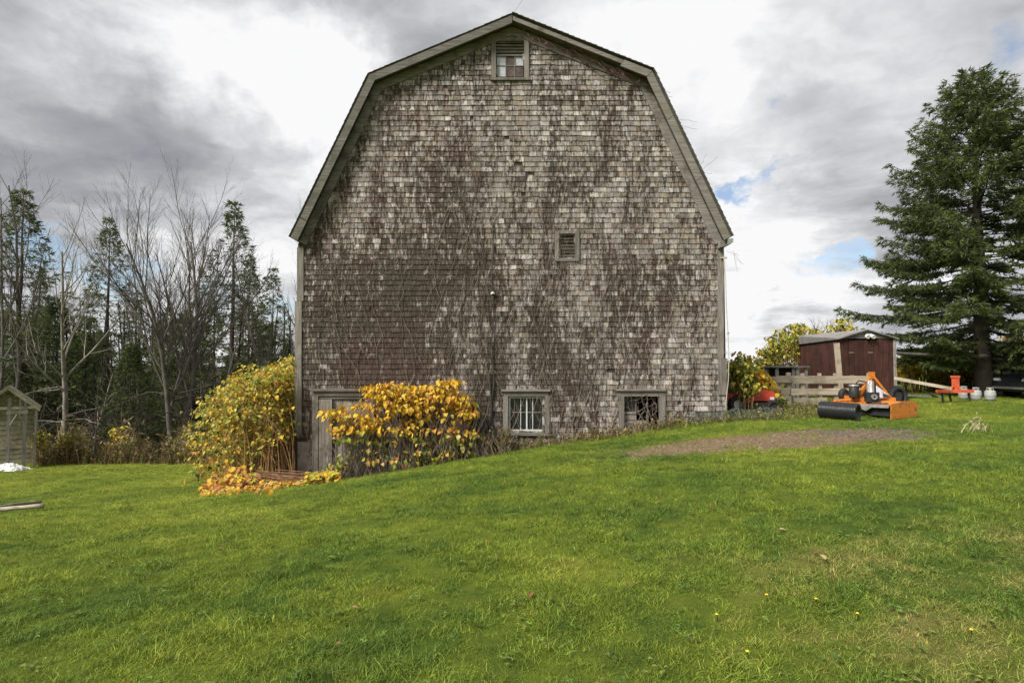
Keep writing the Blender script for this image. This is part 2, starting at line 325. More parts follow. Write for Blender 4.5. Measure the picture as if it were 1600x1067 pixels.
# ------------------------------------------------------------------ mesh helpers
class MB:
    """collects shapes; build() links them as one mesh object"""
    def __init__(s): s.v = []; s.f = []; s.c = []; s.np = []
    def add(s, verts, faces, c=None):
        o = len(s.v); s.v.extend([tuple(p) for p in verts]); s.f.extend([tuple(i + o for i in f) for f in faces])
        if c is not None: s.c.extend(c if isinstance(c, list) else [c] * len(verts))
        return s
    def box(s, c, size, rot=None, col_=None):
        hx, hy, hz = size[0] / 2, size[1] / 2, size[2] / 2
        pts = [Vector((x, y, z)) for z in (-hz, hz) for y in (-hy, hy) for x in (-hx, hx)]
        if rot is not None: pts = [rot @ p for p in pts]
        c = Vector(c)
        return s.add([c + p for p in pts], [(0, 2, 3, 1), (4, 5, 7, 6), (0, 1, 5, 4), (2, 6, 7, 3), (0, 4, 6, 2), (1, 3, 7, 5)], col_)
    def beam(s, a, b, w, h, up=(0, 0, 1), col_=None):
        a, b = Vector(a), Vector(b); d = (b - a); ln = d.length; d.normalize()
        up = Vector(up); x = d.cross(up)
        if x.length < 1e-4: x = d.cross(Vector((1, 0, 0)))
        x.normalize(); u = x.cross(d)
        return s.box((a + b) / 2, (w, ln, h), Matrix((x, d, u)).transposed(), col_)
    def tube(s, pts, rad, n=5, cap=True, col_=None):
        pts = [Vector(p) for p in pts]; m = len(pts)
        if isinstance(rad, (int, float)): rad = [rad] * m
        vs_, fs = [], []
        ref = Vector((0.31, 0.17, 0.94))
        for i, p in enumerate(pts):
            d = (pts[min(i + 1, m - 1)] - pts[max(i - 1, 0)])
            if d.length < 1e-9: d = Vector((0, 0, 1))
            d.normalize(); x = d.cross(ref)
            if x.length < 0.05: x = d.cross(Vector((1, 0.2, 0)))
            x.normalize(); y = d.cross(x)
            for k in range(n):
                a = 2 * math.pi * k / n; vs_.append(p + (x * math.cos(a) + y * math.sin(a)) * rad[i])
        for i in range(m - 1):
            for k in range(n):
                k2 = (k + 1) % n; fs.append((i * n + k, i * n + k2, (i + 1) * n + k2, (i + 1) * n + k))
        if cap and n > 2: fs.append(tuple(range(n))[::-1]); fs.append(tuple((m - 1) * n + k for k in range(n)))
        return s.add(vs_, fs, col_)
    def lathe(s, prof, n=20, loc=(0, 0, 0), rot=None, col_=None, closed=False):
        loc = Vector(loc); vs_, fs = [], []
        for r, z in prof:
            for k in range(n):
                a = 2 * math.pi * k / n; p = Vector((r * math.cos(a), r * math.sin(a), z))
                vs_.append(loc + (rot @ p if rot is not None else p))
        m = len(prof)
        for i in range(m if closed else m - 1):
            for k in range(n):
                k2 = (k + 1) % n; i2 = (i + 1) % m; fs.append((i * n + k, i * n + k2, i2 * n + k2, i2 * n + k))
        return s.add(vs_, fs, col_)
    def prism(s, poly, y0, y1, col_=None):
        """polygon of (x,z) extruded along y"""
        n = len(poly); vs_ = [(x, y0, z) for x, z in poly] + [(x, y1, z) for x, z in poly]
        fs = [tuple(range(n)), tuple(range(n, 2 * n))[::-1]] + [(i, n + i, n + (i + 1) % n, (i + 1) % n) for i in range(n)]
        return s.add(vs_, fs, col_)
    def quads(s, arr, cols):
        """numpy quads (N,4,3) with colours (N,3)"""
        s.np.append((np.asarray(arr, float), np.asarray(cols, float))); return s
    def mesh(s, name, mat, off=(0, 0, 0), smooth=False):
        me = bpy.data.meshes.new(name)
        v = np.array(s.v, float).reshape(-1, 3)
        cols = None
        if s.np:
            q = np.concatenate([a.reshape(-1, 3) for a, _ in s.np]); nq = len(q) // 4
            cq = np.concatenate([np.repeat(c, 4, axis=0) for _, c in s.np])
            base = len(v); v = np.concatenate([v, q])
            vc = np.array([(*c[:3], 1.0) if len(c) == 3 else c for c in s.c], float).reshape(-1, 4)
            if len(vc) < base: vc = np.concatenate([vc, np.ones((base - len(vc), 4)) * 0.2])
            cols = np.concatenate([vc, np.concatenate([cq[:, :3], np.ones((len(cq), 1))], 1)])
        elif s.c:
            cols = np.array([(*c[:3], 1.0) if len(c) == 3 else c for c in s.c], float)
        v = v - np.array(off)
        nl_f = sum(len(f) for f in s.f); nqd = (len(v) - len(s.v)) // 4
        me.vertices.add(len(v)); me.vertices.foreach_set('co', v.ravel())
        li = [i for f in s.f for i in f]; ls = []; a = 0
        for f in s.f: ls.append(a); a += len(f)
        li = np.concatenate([np.array(li, np.int32), np.arange(len(s.v), len(v), dtype=np.int32)])
        ls = np.concatenate([np.array(ls, np.int32), a + 4 * np.arange(nqd, dtype=np.int32)])
        me.loops.add(len(li)); me.loops.foreach_set('vertex_index', li)
        me.polygons.add(len(ls)); me.polygons.foreach_set('loop_start', ls)
        if cols is not None:
            at = me.color_attributes.new('col', 'FLOAT_COLOR', 'POINT'); at.data.foreach_set('color', cols.ravel())
        me.update(calc_edges=True); me.validate()
        me.polygons.foreach_set('use_smooth', np.full(len(me.polygons), bool(smooth)))
        if mat: me.materials.append(MT[mat])
        return me
    def build(s, name, mat, parent=None, smooth=False, label=None):
        """parent: an object whose root stands at ROOT[parent]; geometry is given in world space"""
        off = ROOT.get(parent.name, (0, 0, 0)) if parent else (0, 0, 0)
        o = bpy.data.objects.new(name, s.mesh(name, mat, off, smooth)); col.objects.link(o)
        if parent: o.parent = parent; ROOT[o.name] = off
        if label: o['label'] = label
        return o
ROOT = {}
def thing(name, label, cat, loc, group=None):
    o = bpy.data.objects.new(name, None); col.objects.link(o); o.location = loc; o.empty_display_size = 0.2
    o['label'] = label; o['category'] = cat
    if group: o['group'] = group
    ROOT[o.name] = tuple(loc); return o
def tag(o, label, cat=None, group=None, kind=None):
    o['label'] = label
    if cat: o['category'] = cat
    if group: o['group'] = group
    if kind: o['kind'] = kind
    return o
def root_mesh(mb, name, mat, loc, smooth=False):
    """a thing that is one mesh, its origin at loc"""
    o = bpy.data.objects.new(name, mb.mesh(name, mat, loc, smooth)); col.objects.link(o); o.location = loc; return o
def copy_tree(o, parent=None):
    c = o.copy(); col.objects.link(c); c.parent = parent
    for ch in list(o.children): copy_tree(ch, c)
    return c
def rotm(a, axis='Z'): return Matrix.Rotation(a, 3, axis)
U = random.uniform

# ------------------------------------------------------------------ ground
CTRL = [(0, 0, 0), (-3, 3.2, -.20), (3, 3.2, .20), (0, 5, -.02), (0, -6, .1), (-8, -4, -.5), (10, -4, .5), (-7.7, 9, -.78), (-5, 8, -.5), (0, 9, -.08), (2.2, 10, .07), (4.5, 10, .27), (7, 10, .42),
        (6, 6, .42), (11, 8, .52), (0, 13.4, -.36), (2.4, 13.4, -.05), (5.0, 13.4, .36), (-2.4, 13.3, -.80), (-4.8, 13.4, -1.12), (8.3, 12.8, .38), (10, 16, .46), (14.5, 17, .52), (20, 17, .55),
        (-7.5, 13.4, -1.35), (-17.5, 20, -1.96), (-12, 23, -2.05), (-8, 20, -1.8), (-14, 12, -1.4), (-20, 8, -1.3), (6, 20, .35), (12, 24, .5), (25, 25, .6), (25, 5, .8), (-25, 30, -2.3), (-8, 32, -2.1), (0, 32, -.6), (20, 34, .4), (-24, 16, -1.9), (-30, 45, -2.3), (30, 45, .2), (0, 45, -.6)]
_c = np.array(CTRL)
def _tps(r): return np.where(r > 1e-9, r * r * np.log(np.maximum(r, 1e-9)), 0.0)
_n = len(_c); _A = np.zeros((_n + 3, _n + 3))
_A[:_n, :_n] = _tps(np.hypot(_c[:, None, 0] - _c[None, :, 0], _c[:, None, 1] - _c[None, :, 1])) + np.eye(_n) * 0.6
_A[:_n, _n] = 1; _A[:_n, _n + 1:] = _c[:, :2]; _A[_n, :_n] = 1; _A[_n + 1:, :_n] = _c[:, :2].T
_W = np.linalg.solve(_A, np.concatenate([_c[:, 2], [0, 0, 0]]))
def G(x, y):
    x = np.asarray(x, float); y = np.asarray(y, float)
    cx = np.clip(x, -32, 32); cy = np.clip(y, -7, 46)
    r = _tps(np.hypot(cx[..., None] - _c[:, 0], cy[..., None] - _c[:, 1]))
    z = r @ _W[:_n] + _W[_n] + _W[_n + 1] * cx + _W[_n + 2] * cy
    z = z + 0.018 * np.sin(1.7 * x + 0.6 * y) * np.sin(1.3 * y - 0.5 * x) + 0.010 * np.sin(3.9 * x - 1.1 * y + 1) * np.sin(4.3 * y + .4 * x)
    return z
def g1(x, y): return float(G(x, y))
def on_ground(px, py, sink=0.0):
    """where the ray through a photo pixel meets the ground"""
    d = ray(px, py); s = 1.0
    for _ in range(4000):
        p = Vector((0, 0, EYE)) + d * s
        if p.z < g1(p.x, p.y): break
        s += 0.02
    return Vector((p.x, p.y, g1(p.x, p.y) - sink))
def axis_coords(lo, hi, step, far):
    a = list(np.arange(lo, hi + 1e-6, step)); s = step
    while a[-1] < far: s *= 1.35; a.append(a[-1] + s)
    s = step
    while a[0] > -far: s *= 1.35; a.insert(0, a[0] - s)
    return np.array(a)
gx_, gy_ = axis_coords(-22, 22, 0.22, 900), axis_coords(-3, 28, 0.22, 900)
XX, YY = np.meshgrid(gx_, gy_); ZZ = G(XX, YY)
far = np.clip((np.hypot(XX, YY) - 60) / 400, 0, 1); ZZ = ZZ * (1 - far) + (-2.0) * far
nx, ny = len(gx_), len(gy_)
me = bpy.data.meshes.new('ground')
vv = np.stack([XX, YY, ZZ], -1).reshape(-1, 3)
ii = (np.arange(ny - 1)[:, None] * nx + np.arange(nx - 1)[None, :]).ravel()
ff = np.stack([ii, ii + 1, ii + nx + 1, ii + nx], 1).astype(np.int32)
me.vertices.add(len(vv)); me.vertices.foreach_set('co', vv.ravel()); me.loops.add(ff.size); me.loops.foreach_set('vertex_index', ff.ravel())
me.polygons.add(len(ff)); me.polygons.foreach_set('loop_start', np.arange(len(ff), dtype=np.int32) * 4); me.update(calc_edges=True)
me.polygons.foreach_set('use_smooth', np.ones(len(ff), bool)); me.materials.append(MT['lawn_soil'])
ground = bpy.data.objects.new('ground', me); col.objects.link(ground); ground['kind'] = 'structure'; ground['label'] = 'sloping mown lawn with a bare dirt strip'

# ------------------------------------------------------------------ barn
YW = 13.40                                   # front face of the sheathing
YF = 13.09                                   # front face of the rake boards
bx0, bx1 = P(461, 600, YW).x, P(1135, 600, YW).x
barn = thing('barn', 'large weathered gambrel barn with grey shingled gable wall and bare vines', 'barn', (0, YW + 6, -0.6))
prof = [P(454, 371, YF), P(577, 117, YF), P(800, 24, YF), P(1019, 111, YF), P(1142, 370, YF)]
prof = [(p.x, p.z) for p in prof]
def offset_poly(pts, dist):
    """polyline moved inwards (down) by dist, mitred"""
    out = []
    for i, p in enumerate(pts):
        ns = []
        for a, b in ((i - 1, i), (i, i + 1)):
            if a < 0 or b >= len(pts): continue
            dx, dz = pts[b][0] - pts[a][0], pts[b][1] - pts[a][1]; l = math.hypot(dx, dz); ns.append((dz / l, -dx / l))
        nx_, nz_ = (sum(n[0] for n in ns), sum(n[1] for n in ns)); l = math.hypot(nx_, nz_); nx_ /= l; nz_ /= l
        k = dist / max(0.3, nx_ * ns[0][0] + nz_ * ns[0][1]); out.append((p[0] + nx_ * k, p[1] + nz_ * k))
    return out
def lerp2(a, b, t): return (a[0] + (b[0] - a[0]) * t, a[1] + (b[1] - a[1]) * t)
o_in = offset_poly(prof, 0.17); soff = offset_poly(prof, 0.07); fr0 = offset_poly(prof, 0.10); fr1 = offset_poly(prof, 0.30); r_out = offset_poly(prof, -0.05)
# rake boards in front: some seams where one length ends
def rake(i, t0, t1, name, mat, dy=0.0, wfac=1.0):
    a0, a1 = lerp2(prof[i], prof[i + 1], t0), lerp2(prof[i], prof[i + 1], t1)
    b0, b1 = lerp2(o_in[i], o_in[i + 1], t0), lerp2(o_in[i], o_in[i + 1], t1)
    b0, b1 = lerp2(a0, b0, wfac), lerp2(a1, b1, wfac)
    MB().prism([a0, a1, b1, b0], YF + dy, YF + dy + 0.045).build(name, mat, barn)
rake(0, 0.0, 0.118, 'rake_board', 'rake_board', -0.012, 1.05); rake(0, 0.122, 1.0, 'rake_board', 'rake_board')
rake(1, 0.0, 1.0, 'rake_board', 'rake_board'); rake(2, 0.0, 0.80, 'rake_board', 'frieze_board', 0.02, 0.55); rake(2, 0.803, 1.0, 'rake_board', 'rake_board_tan', -0.006)
rake(3, 0.0, 0.27, 'rake_board', 'rake_board_tan'); rake(3, 0.272, 0.64, 'rake_board', 'rake_board_tan', 0.004); rake(3, 0.642, 1.0, 'rake_board', 'rake_board_tan')
YB = 27.0
for i in range(4):
    MB().prism([r_out[i], r_out[i + 1], soff[i + 1], soff[i]], YF + 0.048, YB).build('roof', 'roof_shingle', barn)
    # courses of the roof covering proud at the front edge
    mb = MB()
    a, b = r_out[i], r_out[i + 1]; ln = math.hypot(b[0] - a[0], b[1] - a[1]); k = int(ln / 0.14)
    sgn = 1 if i < 2 else -1
    for j in range(k):
        t0, t1 = j / k, (j + 1) / k
        c0, c1 = lerp2(a, b, t0), lerp2(a, b, t1)
        nx_, nz_ = -(b[1] - a[1]) / ln, (b[0] - a[0]) / ln
        lo, hi = (0.016, 0.006) if sgn > 0 else (0.006, 0.022)
        y0 = (YF + .01 if sgn > 0 else YF - .035) + U(-.006, .006)
        mb.prism([(c0[0] + nx_ * .002, c0[1] + nz_ * .002), (c0[0] + nx_ * lo, c0[1] + nz_ * lo), (c1[0] + nx_ * hi, c1[1] + nz_ * hi), (c1[0] + nx_ * .002, c1[1] + nz_ * .002)], y0, YB)
    mb.build('roof_covering', 'roof_shingle', barn)
    fz = MB().prism([fr0[i], fr0[i + 1], fr1[i + 1], fr1[i]], YW - 0.045, YW - 0.002); fz.build('frieze_board', 'frieze_board', barn)
# corner boards
def px_board(name, mat, xa, xb, ya, yb, y0, y1, parent=barn, shift=0.0):
    Ym = y0
    a, b, c, e = P(xa, ya, Ym), P(xb, ya, Ym), P(xb, yb, Ym), P(xa, yb, Ym)
    return MB().prism([(a.x, a.z), (b.x, b.z), (c.x, c.z), (e.x, e.z)], y0, y1).build(name, mat, parent)
px_board('corner_board', 'board_v', 464, 474, 387, 470, YW - .040, YW + .1); px_board('corner_board', 'board_v', 460.5, 471, 470.5, 681, YW - .046, YW + .1)
px_board('corner_board', 'board_v', 1121.5, 1131, 388, 560, YW - .042, YW + .1); px_board('corner_board', 'board_v', 1123, 1135.5, 560.5, 617, YW - .044, YW + .1)
# openings (photo pixels on the wall plane): x0, y0, x1, y1
OPEN = {'gable': (774, 63, 820, 121), 'vent': (872.5, 364, 899, 404), 'win1': (794, 618, 851, 676), 'win2': (975, 618, 1031, 684), 'door': (497, 620, 577, 756)}
def wz(px, py, Y=YW): p = P(px, py, Y); return (p.x, p.z)
OPW = {k: (*wz(v[0], v[3]), *wz(v[2], v[1])) for k, v in OPEN.items()}       # x0,z0,x1,z1
zb = -2.2
def wall_edges(z):
    """inner x extent of the gable wall at height z"""
    xs = []
    pl = fr0
    for i in range(4):
        (xa, za), (xb, zb_) = pl[i], pl[i + 1]
        if min(za, zb_) <= z <= max(za, zb_) and abs(za - zb_) > 1e-6: xs.append(xa + (xb - xa) * (z - za) / (zb_ - za))
    if z < min(pl[0][1], pl[4][1]) + 0.02: return bx0 + .02, bx1 - .02
    if z > pl[2][1] or len(xs) < 2: return None
    return max(min(xs), bx0 + .02), min(max(xs), bx1 - .02)
outer = [(bx0 + .02, zb), (bx1 - .02, zb), (bx1 - .02, fr0[4][1] - .05)] + [fr0[3], fr0[2], fr0[1]] + [(bx0 + .02, fr0[0][1] - .05)]
holes = [[(a, b), (a, d_), (c, d_), (c, b)] for a, b, c, d_ in OPW.values()]
loops = [[Vector((x, YW, z)) for x, z in outer]] + [[Vector((x, YW, z)) for x, z in h] for h in holes]
flat = [p for lp in loops for p in lp]
mb = MB(); mb.add(flat, tessellate_polygon(loops))
for h in loops[1:]:
    for k in range(4):
        a, b = h[k], h[(k + 1) % 4]; mb.add([a, b, b + Vector((0, .16, 0)), a + Vector((0, .16, 0))], [(0, 1, 2, 3)])
mb.build('wall', 'sheathing', barn)
mb = MB(); zt = 5.2
for x in (bx0 + .03, bx1 - .03): mb.box((x, (YW + YB) / 2, (zb + 4.4) / 2), (.08, YB - YW - .1, 4.4 - zb))
mb.prism([(bx0, zb), (bx1, zb), (bx1, 4.4), fr0[3], fr0[2], fr0[1], (bx0, 4.4)], YB - .2, YB - .1)
mb.build('side_and_back_wall', 'board_v', barn)
mb = MB(); mb.box(((bx0 + bx1) / 2, (YW + YB) / 2 + .3, 1.85), (bx1 - bx0 - .3, YB - YW - 1.0, .08)); mb.build('loft_floor', 'sheathing', barn)

# ---- wall shingles
ROW = 0.1235; SH = []
STAINS = [(565, 520, 130, 90, .34), (600, 440, 120, 60, .22), (690, 430, 60, 60, .24), (640, 560, 120, 50, .20), (850, 520, 40, 90, .30), (860, 590, 40, 40, .25), (1000, 470, 40, 70, .28), (965, 500, 25, 60, .22), (1060, 440, 30, 60, .22), (700, 300, 60, 110, .14), (860, 300, 50, 70, .10), (520, 300, 70, 70, .12),
          (985, 152, 10, 16, .5), (900, 640, 30, 60, .12), (600, 660, 110, 60, .22), (770, 640, 26, 90, .35), (830, 200, 60, 80, -.12), (1000, 330, 90, 90, -.10), (1080, 520, 60, 90, -.16), (930, 430, 60, 60, -.12), (620, 180, 60, 60, -.05), (820, 560, 30, 90, -.16), (740, 250, 50, 60, -.05), (960, 620, 60, 60, -.12), (890, 350, 60, 40, -.1)]
STW = [(*wz(a, b), c / 66.3, d_ / 66.3, e) for a, b, c, d_, e in STAINS]
def stain_at(x, z):
    s = 0.43
    for sx, sz, rx, rz, a in STW:
        s += a * math.exp(-(((x - sx) / rx) ** 2 + ((z - sz) / rz) ** 2) * 0.9)
    if x < -0.45 and z < 5: s += 0.04
    return s
PAL = [(.285, .258, .236), (.245, .220, .202), (.215, .190, .172), (.34, .314, .290), (.185, .160, .140), (.30, .278, .266), (.235, .212, .18), (.40, .372, .348)]
rows = int((fr1[2][1] + .1 - zb) / ROW)
for r in range(rows):
    z0 = zb + r * ROW; zc = z0 + ROW / 2
    ext = wall_edges(zc)
    if not ext: continue
    x = ext[0] + 0.04 + U(0, .05); wob = U(0, 6.28)
    if r % 1 == 0:
        while x < ext[1] - 0.03:
            w = random.choice((.07, .085, .10, .11, .125, .14, .16, .19, .23)) * U(.9, 1.1)
            w = min(w, ext[1] - .02 - x)
            if w < .03: break
            cx = x + w / 2; ok = True
            for a, b, c, d_ in OPW.values():
                if a - .02 < cx < c + .02 and b - .04 < zc < d_ + .04: ok = False
            gz = g1(cx, YW - .05)
            if zc < gz - .12 or (cx < bx0 + .42 and zc < wz(478, 716)[1]) or (cx < wz(482, 690)[0] and zc < wz(478, 684)[1]): ok = False
            if ok and random.random() > .004:
                SH.append((cx, z0 + math.sin(cx * 1.1 + wob) * .006 + U(-.007, .007), w - U(.001, .005), stain_at(cx, zc)))
            x += w
def shingle_mesh(mb, cx, z0, w, st, ox=0, oz=0):
    th = U(.017, .026); tilt = U(-.012, .012); sk = U(-.004, .004); hh = ROW + .035
    yb = YW - .004
    pts = [(cx - w / 2 - ox, yb, z0 + sk - oz), (cx + w / 2 - ox, yb, z0 - sk - oz), (cx + w / 2 + tilt * .3 - ox, yb + .003, z0 + hh - oz), (cx - w / 2 + tilt * .3 - ox, yb + .003, z0 + hh - oz),
           (cx - w / 2 - ox, yb - th, z0 + sk - oz), (cx + w / 2 - ox, yb - th - U(-.003, .003), z0 - sk - oz), (cx + w / 2 + tilt * .3 - ox, yb - .003, z0 + hh - oz), (cx - w / 2 + tilt * .3 - ox, yb - .003, z0 + hh - oz)]
    c = random.choice(PAL); k = U(.90, 1.22); warm = U(-.012, .012)
    mb.add(pts, [(0, 1, 5, 4), (4, 5, 6, 7), (0, 4, 7, 3), (1, 2, 6, 5), (3, 7, 6, 2)], (c[0] * k + warm, c[1] * k, c[2] * k - warm, max(0.0, min(1.0, st + random.gauss(0, .11)))))
order = sorted(range(len(SH)), key=lambda i: -SH[i][2])
single = set(order[:300]); rest = MB()
for i, s in enumerate(SH):
    if i in single:
        m1 = MB(); shingle_mesh(m1, *s); m1.build('shingle', 'wall_shingle', barn)
    else: shingle_mesh(rest, *s)
o = rest.build('shingles', 'wall_shingle', barn); o['kind'] = 'stuff'
print('shingles', len(SH))

# ---- gable window with louvres
gw = px_board('gable_window', 'sheathing', 773.8, 820.2, 62.8, 121.2, YW + .10, YW + .14)
for xa, xb, ya, yb, y0 in ((767.5, 775, 59, 122, -.05), (819, 826.5, 59, 122, -.05), (775.1, 818.9, 59, 64, -.046), (766, 827.5, 121, 125, -.075)):
    px_board('window_frame', 'board_v', xa, xb, ya, yb, YW + y0, YW + .02, gw)
for k in range(4):
    yy = 66.5 + k * 4.9
    a, b = P(775.2, yy, YW + .02), P(818.8, yy, YW + .02)
    MB().beam(a, b, .014, .042, up=(0, -.35, .94)).build('louvre_slat', 'board_h', gw)
px_board('window_frame', 'board_h', 775.1, 818.9, 85.2, 87.6, YW, YW + .04, gw)
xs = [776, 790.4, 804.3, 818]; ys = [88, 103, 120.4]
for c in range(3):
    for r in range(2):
        m_ = [['dirty_reflection_pane', 'dirty_reflection_pane'], ['brown_pane', 'brown_pane'], ['dirty_reflection_pane', 'brown_pane']][c][r]
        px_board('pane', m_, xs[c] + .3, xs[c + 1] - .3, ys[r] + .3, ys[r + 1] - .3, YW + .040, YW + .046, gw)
for xm in xs[1:3]: px_board('muntin', 'board_v', xm - .7, xm + .7, 87.7, 121, YW + .022, YW + .05, gw)
px_board('muntin', 'board_h', 775, 819, 102.5, 103.6, YW + .026, YW + .049, gw)
# ---- small louvred vent
lv = px_board('louvred_vent', 'sheathing', 872.3, 899.2, 363.8, 404.2, YW + .12, YW + .14)
for xa, xb, ya, yb in ((867, 873, 361, 407), (898.5, 905.5, 361, 407), (873.1, 898.4, 360.5, 365), (868.5, 904, 403.5, 408)):
    px_board('vent_frame', 'board_v', xa, xb, ya, yb, YW - .05 - (.008 if ya > 400 else 0), YW + .02, lv)
for k in range(7):
    a, b = P(873.2, 367.5 + k * 5.3, YW + .03), P(898.3, 367.5 + k * 5.3 + U(-.6, .6), YW + .03)
    MB().beam(a, b, .013, .044, up=(0, -.35, .94)).build('louvre_slat', 'board_h', lv)
# ---- basement windows
w1 = px_board('window', 'glass', 797.5, 848, 622, 672, YW + .060, YW + .064)
px_board('header_cap', 'board_h', 783, 860, 608.5, 611.5, YW - .10, YW + .01, w1); px_board('window_header', 'board_h', 787, 857, 611.6, 619, YW - .048, YW + .02, w1)
px_board('window_jamb', 'board_v', 786, 793.6, 619.1, 676, YW - .05, YW + .02, w1); px_board('window_jamb', 'board_v', 851.5, 858.5, 619.1, 677, YW - .05, YW + .02, w1)
px_board('window_sill', 'board_h', 788, 857, 676.2, 680.5, YW - .09, YW + .02, w1)
for xa, xb, ya, yb, q in ((794.6, 797.6, 620, 675, 0), (847.6, 850.8, 620, 675, 0), (797.7, 847.5, 671, 675.6, .003), (797.7, 847.5, 620, 622.2, .003)): px_board('sash', 'white_paint', xa, xb, ya, yb, YW + .03 + q, YW + .07, w1)
for xm, hw in ((813.6, .55), (823, 1.1), (832.4, .55)): px_board('muntin', 'white_paint', xm - hw, xm + hw, 622, 672, YW + .040, YW + .058, w1)
px_board('muntin', 'grey_post', 797.5, 848, 643.4, 644.8, YW + .043, YW + .058, w1)
w2 = px_board('broken_window', 'glass', 977.2, 993.2, 621, 643, YW + .06, YW + .064)
px_board('header_cap', 'board_h', 963, 1041, 608.0, 610.6, YW - .10, YW + .01, w2); px_board('window_header', 'board_h', 967, 1040, 610.7, 619, YW - .048, YW + .02, w2)
px_board('window_jamb', 'board_v', 967, 975.5, 619.1, 684, YW - .05, YW + .02, w2); px_board('window_jamb', 'board_v', 1030.5, 1040, 619.1, 672, YW - .05, YW + .02, w2)
for xm in (993.8, 1011.6): px_board('muntin', 'grey_post', xm - .6, xm + .6, 619, 664, YW + .04, YW + .07, w2)
px_board('muntin', 'grey_post', 976, 994, 643.2, 646.6, YW + .03, YW + .07, w2); px_board('board', 'door_board', 976, 994, 648, 656, YW + .05, YW + .07, w2)
px_board('board', 'door_board', 976, 1012, 657, 684, YW + .045, YW + .07, w2); px_board('board', 'door_board', 1010, 1013.5, 645, 676, YW + .03, YW + .044, w2)
mb = MB()
for _ in range(46):
    p = P(U(976, 1034), U(624, 684), YW + U(-.06, .08)); pts = [p]; dv = Vector((U(-.07, .07), U(-.01, .01), U(-.06, .07)))
    for j in range(6): pts.append(pts[-1] + dv + Vector((U(-.03, .03), U(-.008, .008), U(-.03, .03))))
    mb.tube(pts, U(.004, .009), 3, cap=False)
mb.build('vine_tangle', 'vine_bark', w2)
# ---- plank door
dr = px_board('door', 'sheathing', 497, 577, 620, 756, YW + .12, YW + .15)
px_board('header_cap', 'board_h', 486.5, 580, 607.5, 611, YW - .11, YW + .01, dr); px_board('door_header', 'board_h', 487.5, 579, 611.1, 618.5, YW - .05, YW + .02, dr)
px_board('door_jamb', 'door_board', 487.5, 496.8, 618.6, 742, YW - .052, YW + .02, dr); px_board('door_jamb', 'door_board', 577.2, 584, 618.6, 748, YW - .052, YW + .02, dr)
px_board('lintel', 'board_h', 497.5, 577, 619.5, 623.2, YW - .02, YW + .04, dr)
for k, (xa, xb, q) in enumerate(((498, 518.5, -.045), (519.5, 535, .03), (535.8, 551, .026), (551.6, 564, .032), (564.6, 576.6, .028))):
    px_board('plank', 'door_board', xa, xb, 624, 751 if k == 0 else 748, YW + q, YW + q + .03, dr)
# ---- foundation at the corners
px_board('foundation', 'concrete', 465, 489, 690, 765, YW - .01, YW + .3); px_board('foundation', 'concrete', 1125, 1136, 619, 664, YW - .01, YW + .3)
# ---- gutter
gp = P(1139, 377, YF); mb = MB()
mb.prism([(gp.x - .02, gp.z + .06), (gp.x + .10, gp.z + .06), (gp.x + .09, gp.z - .03), (gp.x + .03, gp.z - .07), (gp.x - .02, gp.z - .07)], YF - .02, YB); mb.build('gutter', 'gutter_metal', barn)
mb = MB(); e0 = P(1121, 389, YW - .05); mb.prism([(e0.x, e0.z), (gp.x + .05, gp.z - .06), (gp.x - .02, gp.z + .05), (e0.x + .02, e0.z + .16)], YF + .10, YW - .05); mb.build('eave_return', 'frieze_board', barn)
# ---- insulator and rope
ip = P(770, 458, YW - .06); mb = MB(); mb.lathe([(0, -.03), (.05, -.025), (.055, 0), (.03, .012), (.03, .03), (0, .035)], 10, ip); mb.build('insulator', 'white_paint', barn)
mb = MB(); pr = [P(1131, 402, YW - .1), P(1134, 440, YW - .12), P(1135, 480, YW - .12), P(1137.5, 520, YW - .14), P(1139, 560, YW - .14), P(1138, 595, YW - .12), P(1133, 640, YW - .08)]
mb.tube(pr, .011, 5); mb.box(P(1131, 403, YW - .08), (.14, .05, .03)); mb.lathe([(0, -.03), (.03, -.02), (.03, .02), (0, .03)], 8, pr[3]); mb.build('hanging_rope', 'rope', barn)

# ------------------------------------------------------------------ bare climbing vines on the wall
def vine(mb, x, z, hgt, rad, sway=.35, y=YW - .036, depth=0):
    pts = []; n = max(6, int(hgt / .16)); ph = U(0, 6.3); fq = U(.8, 2.2); drift = U(-.13, .13); jx = 0
    for i in range(n + 1):
        t = i / n; jx += U(-.04, .04)
        pts.append(Vector((x + drift * hgt * t + sway * .25 * math.sin(ph + fq * t * hgt) + jx, y - .012 * abs(math.sin(t * 9 + ph)), z + hgt * t)))
    def inside(p):
        e = wall_edges(p.z); return e and e[0] + .1 < p.x < e[1] - .1
    pts = [p for p in pts if inside(p)]
    if len(pts) < 4: return
    mb.tube(pts, [rad * (1 - .75 * i / len(pts)) for i in range(len(pts))], 3 if rad < .012 else 5, cap=False)
    if depth < 2:
        for _ in range(int(len(pts) * (.36 if depth == 0 else .16))):
            q = random.choice(pts[1:-1]); vine(mb, q.x, q.z, U(.4, 1.7) * (.6 if depth else 1), rad * U(.45, .7), U(.3, 1.2), y - .004, depth + 1)
vn = MB()
ZONES = [(690, 760, 15), (740, 800, 8), (860, 960, 17), (960, 1040, 9), (1040, 1110, 5), (560, 690, 10), (480, 560, 4), (800, 870, 8)]
for xa, xb, n in ZONES:
    for _ in range(n):
        px = U(xa, xb); b = wz(px, 690 if px > 650 else 610); low = random.random() < .62
        z0 = b[1] if low else wz(px, U(300, 560))[1]
        vine(vn, b[0], z0, U(2.2, 6.2) if low else U(1.2, 4), U(.004, .0085), U(.2, .8))
o = root_mesh(vn, 'bare_vines', 'vine_bark', (0, YW - .05, 0)); tag(o, 'bare brown vine stems climbing all over the shingled gable wall', 'vines', kind='stuff')
mb = MB()
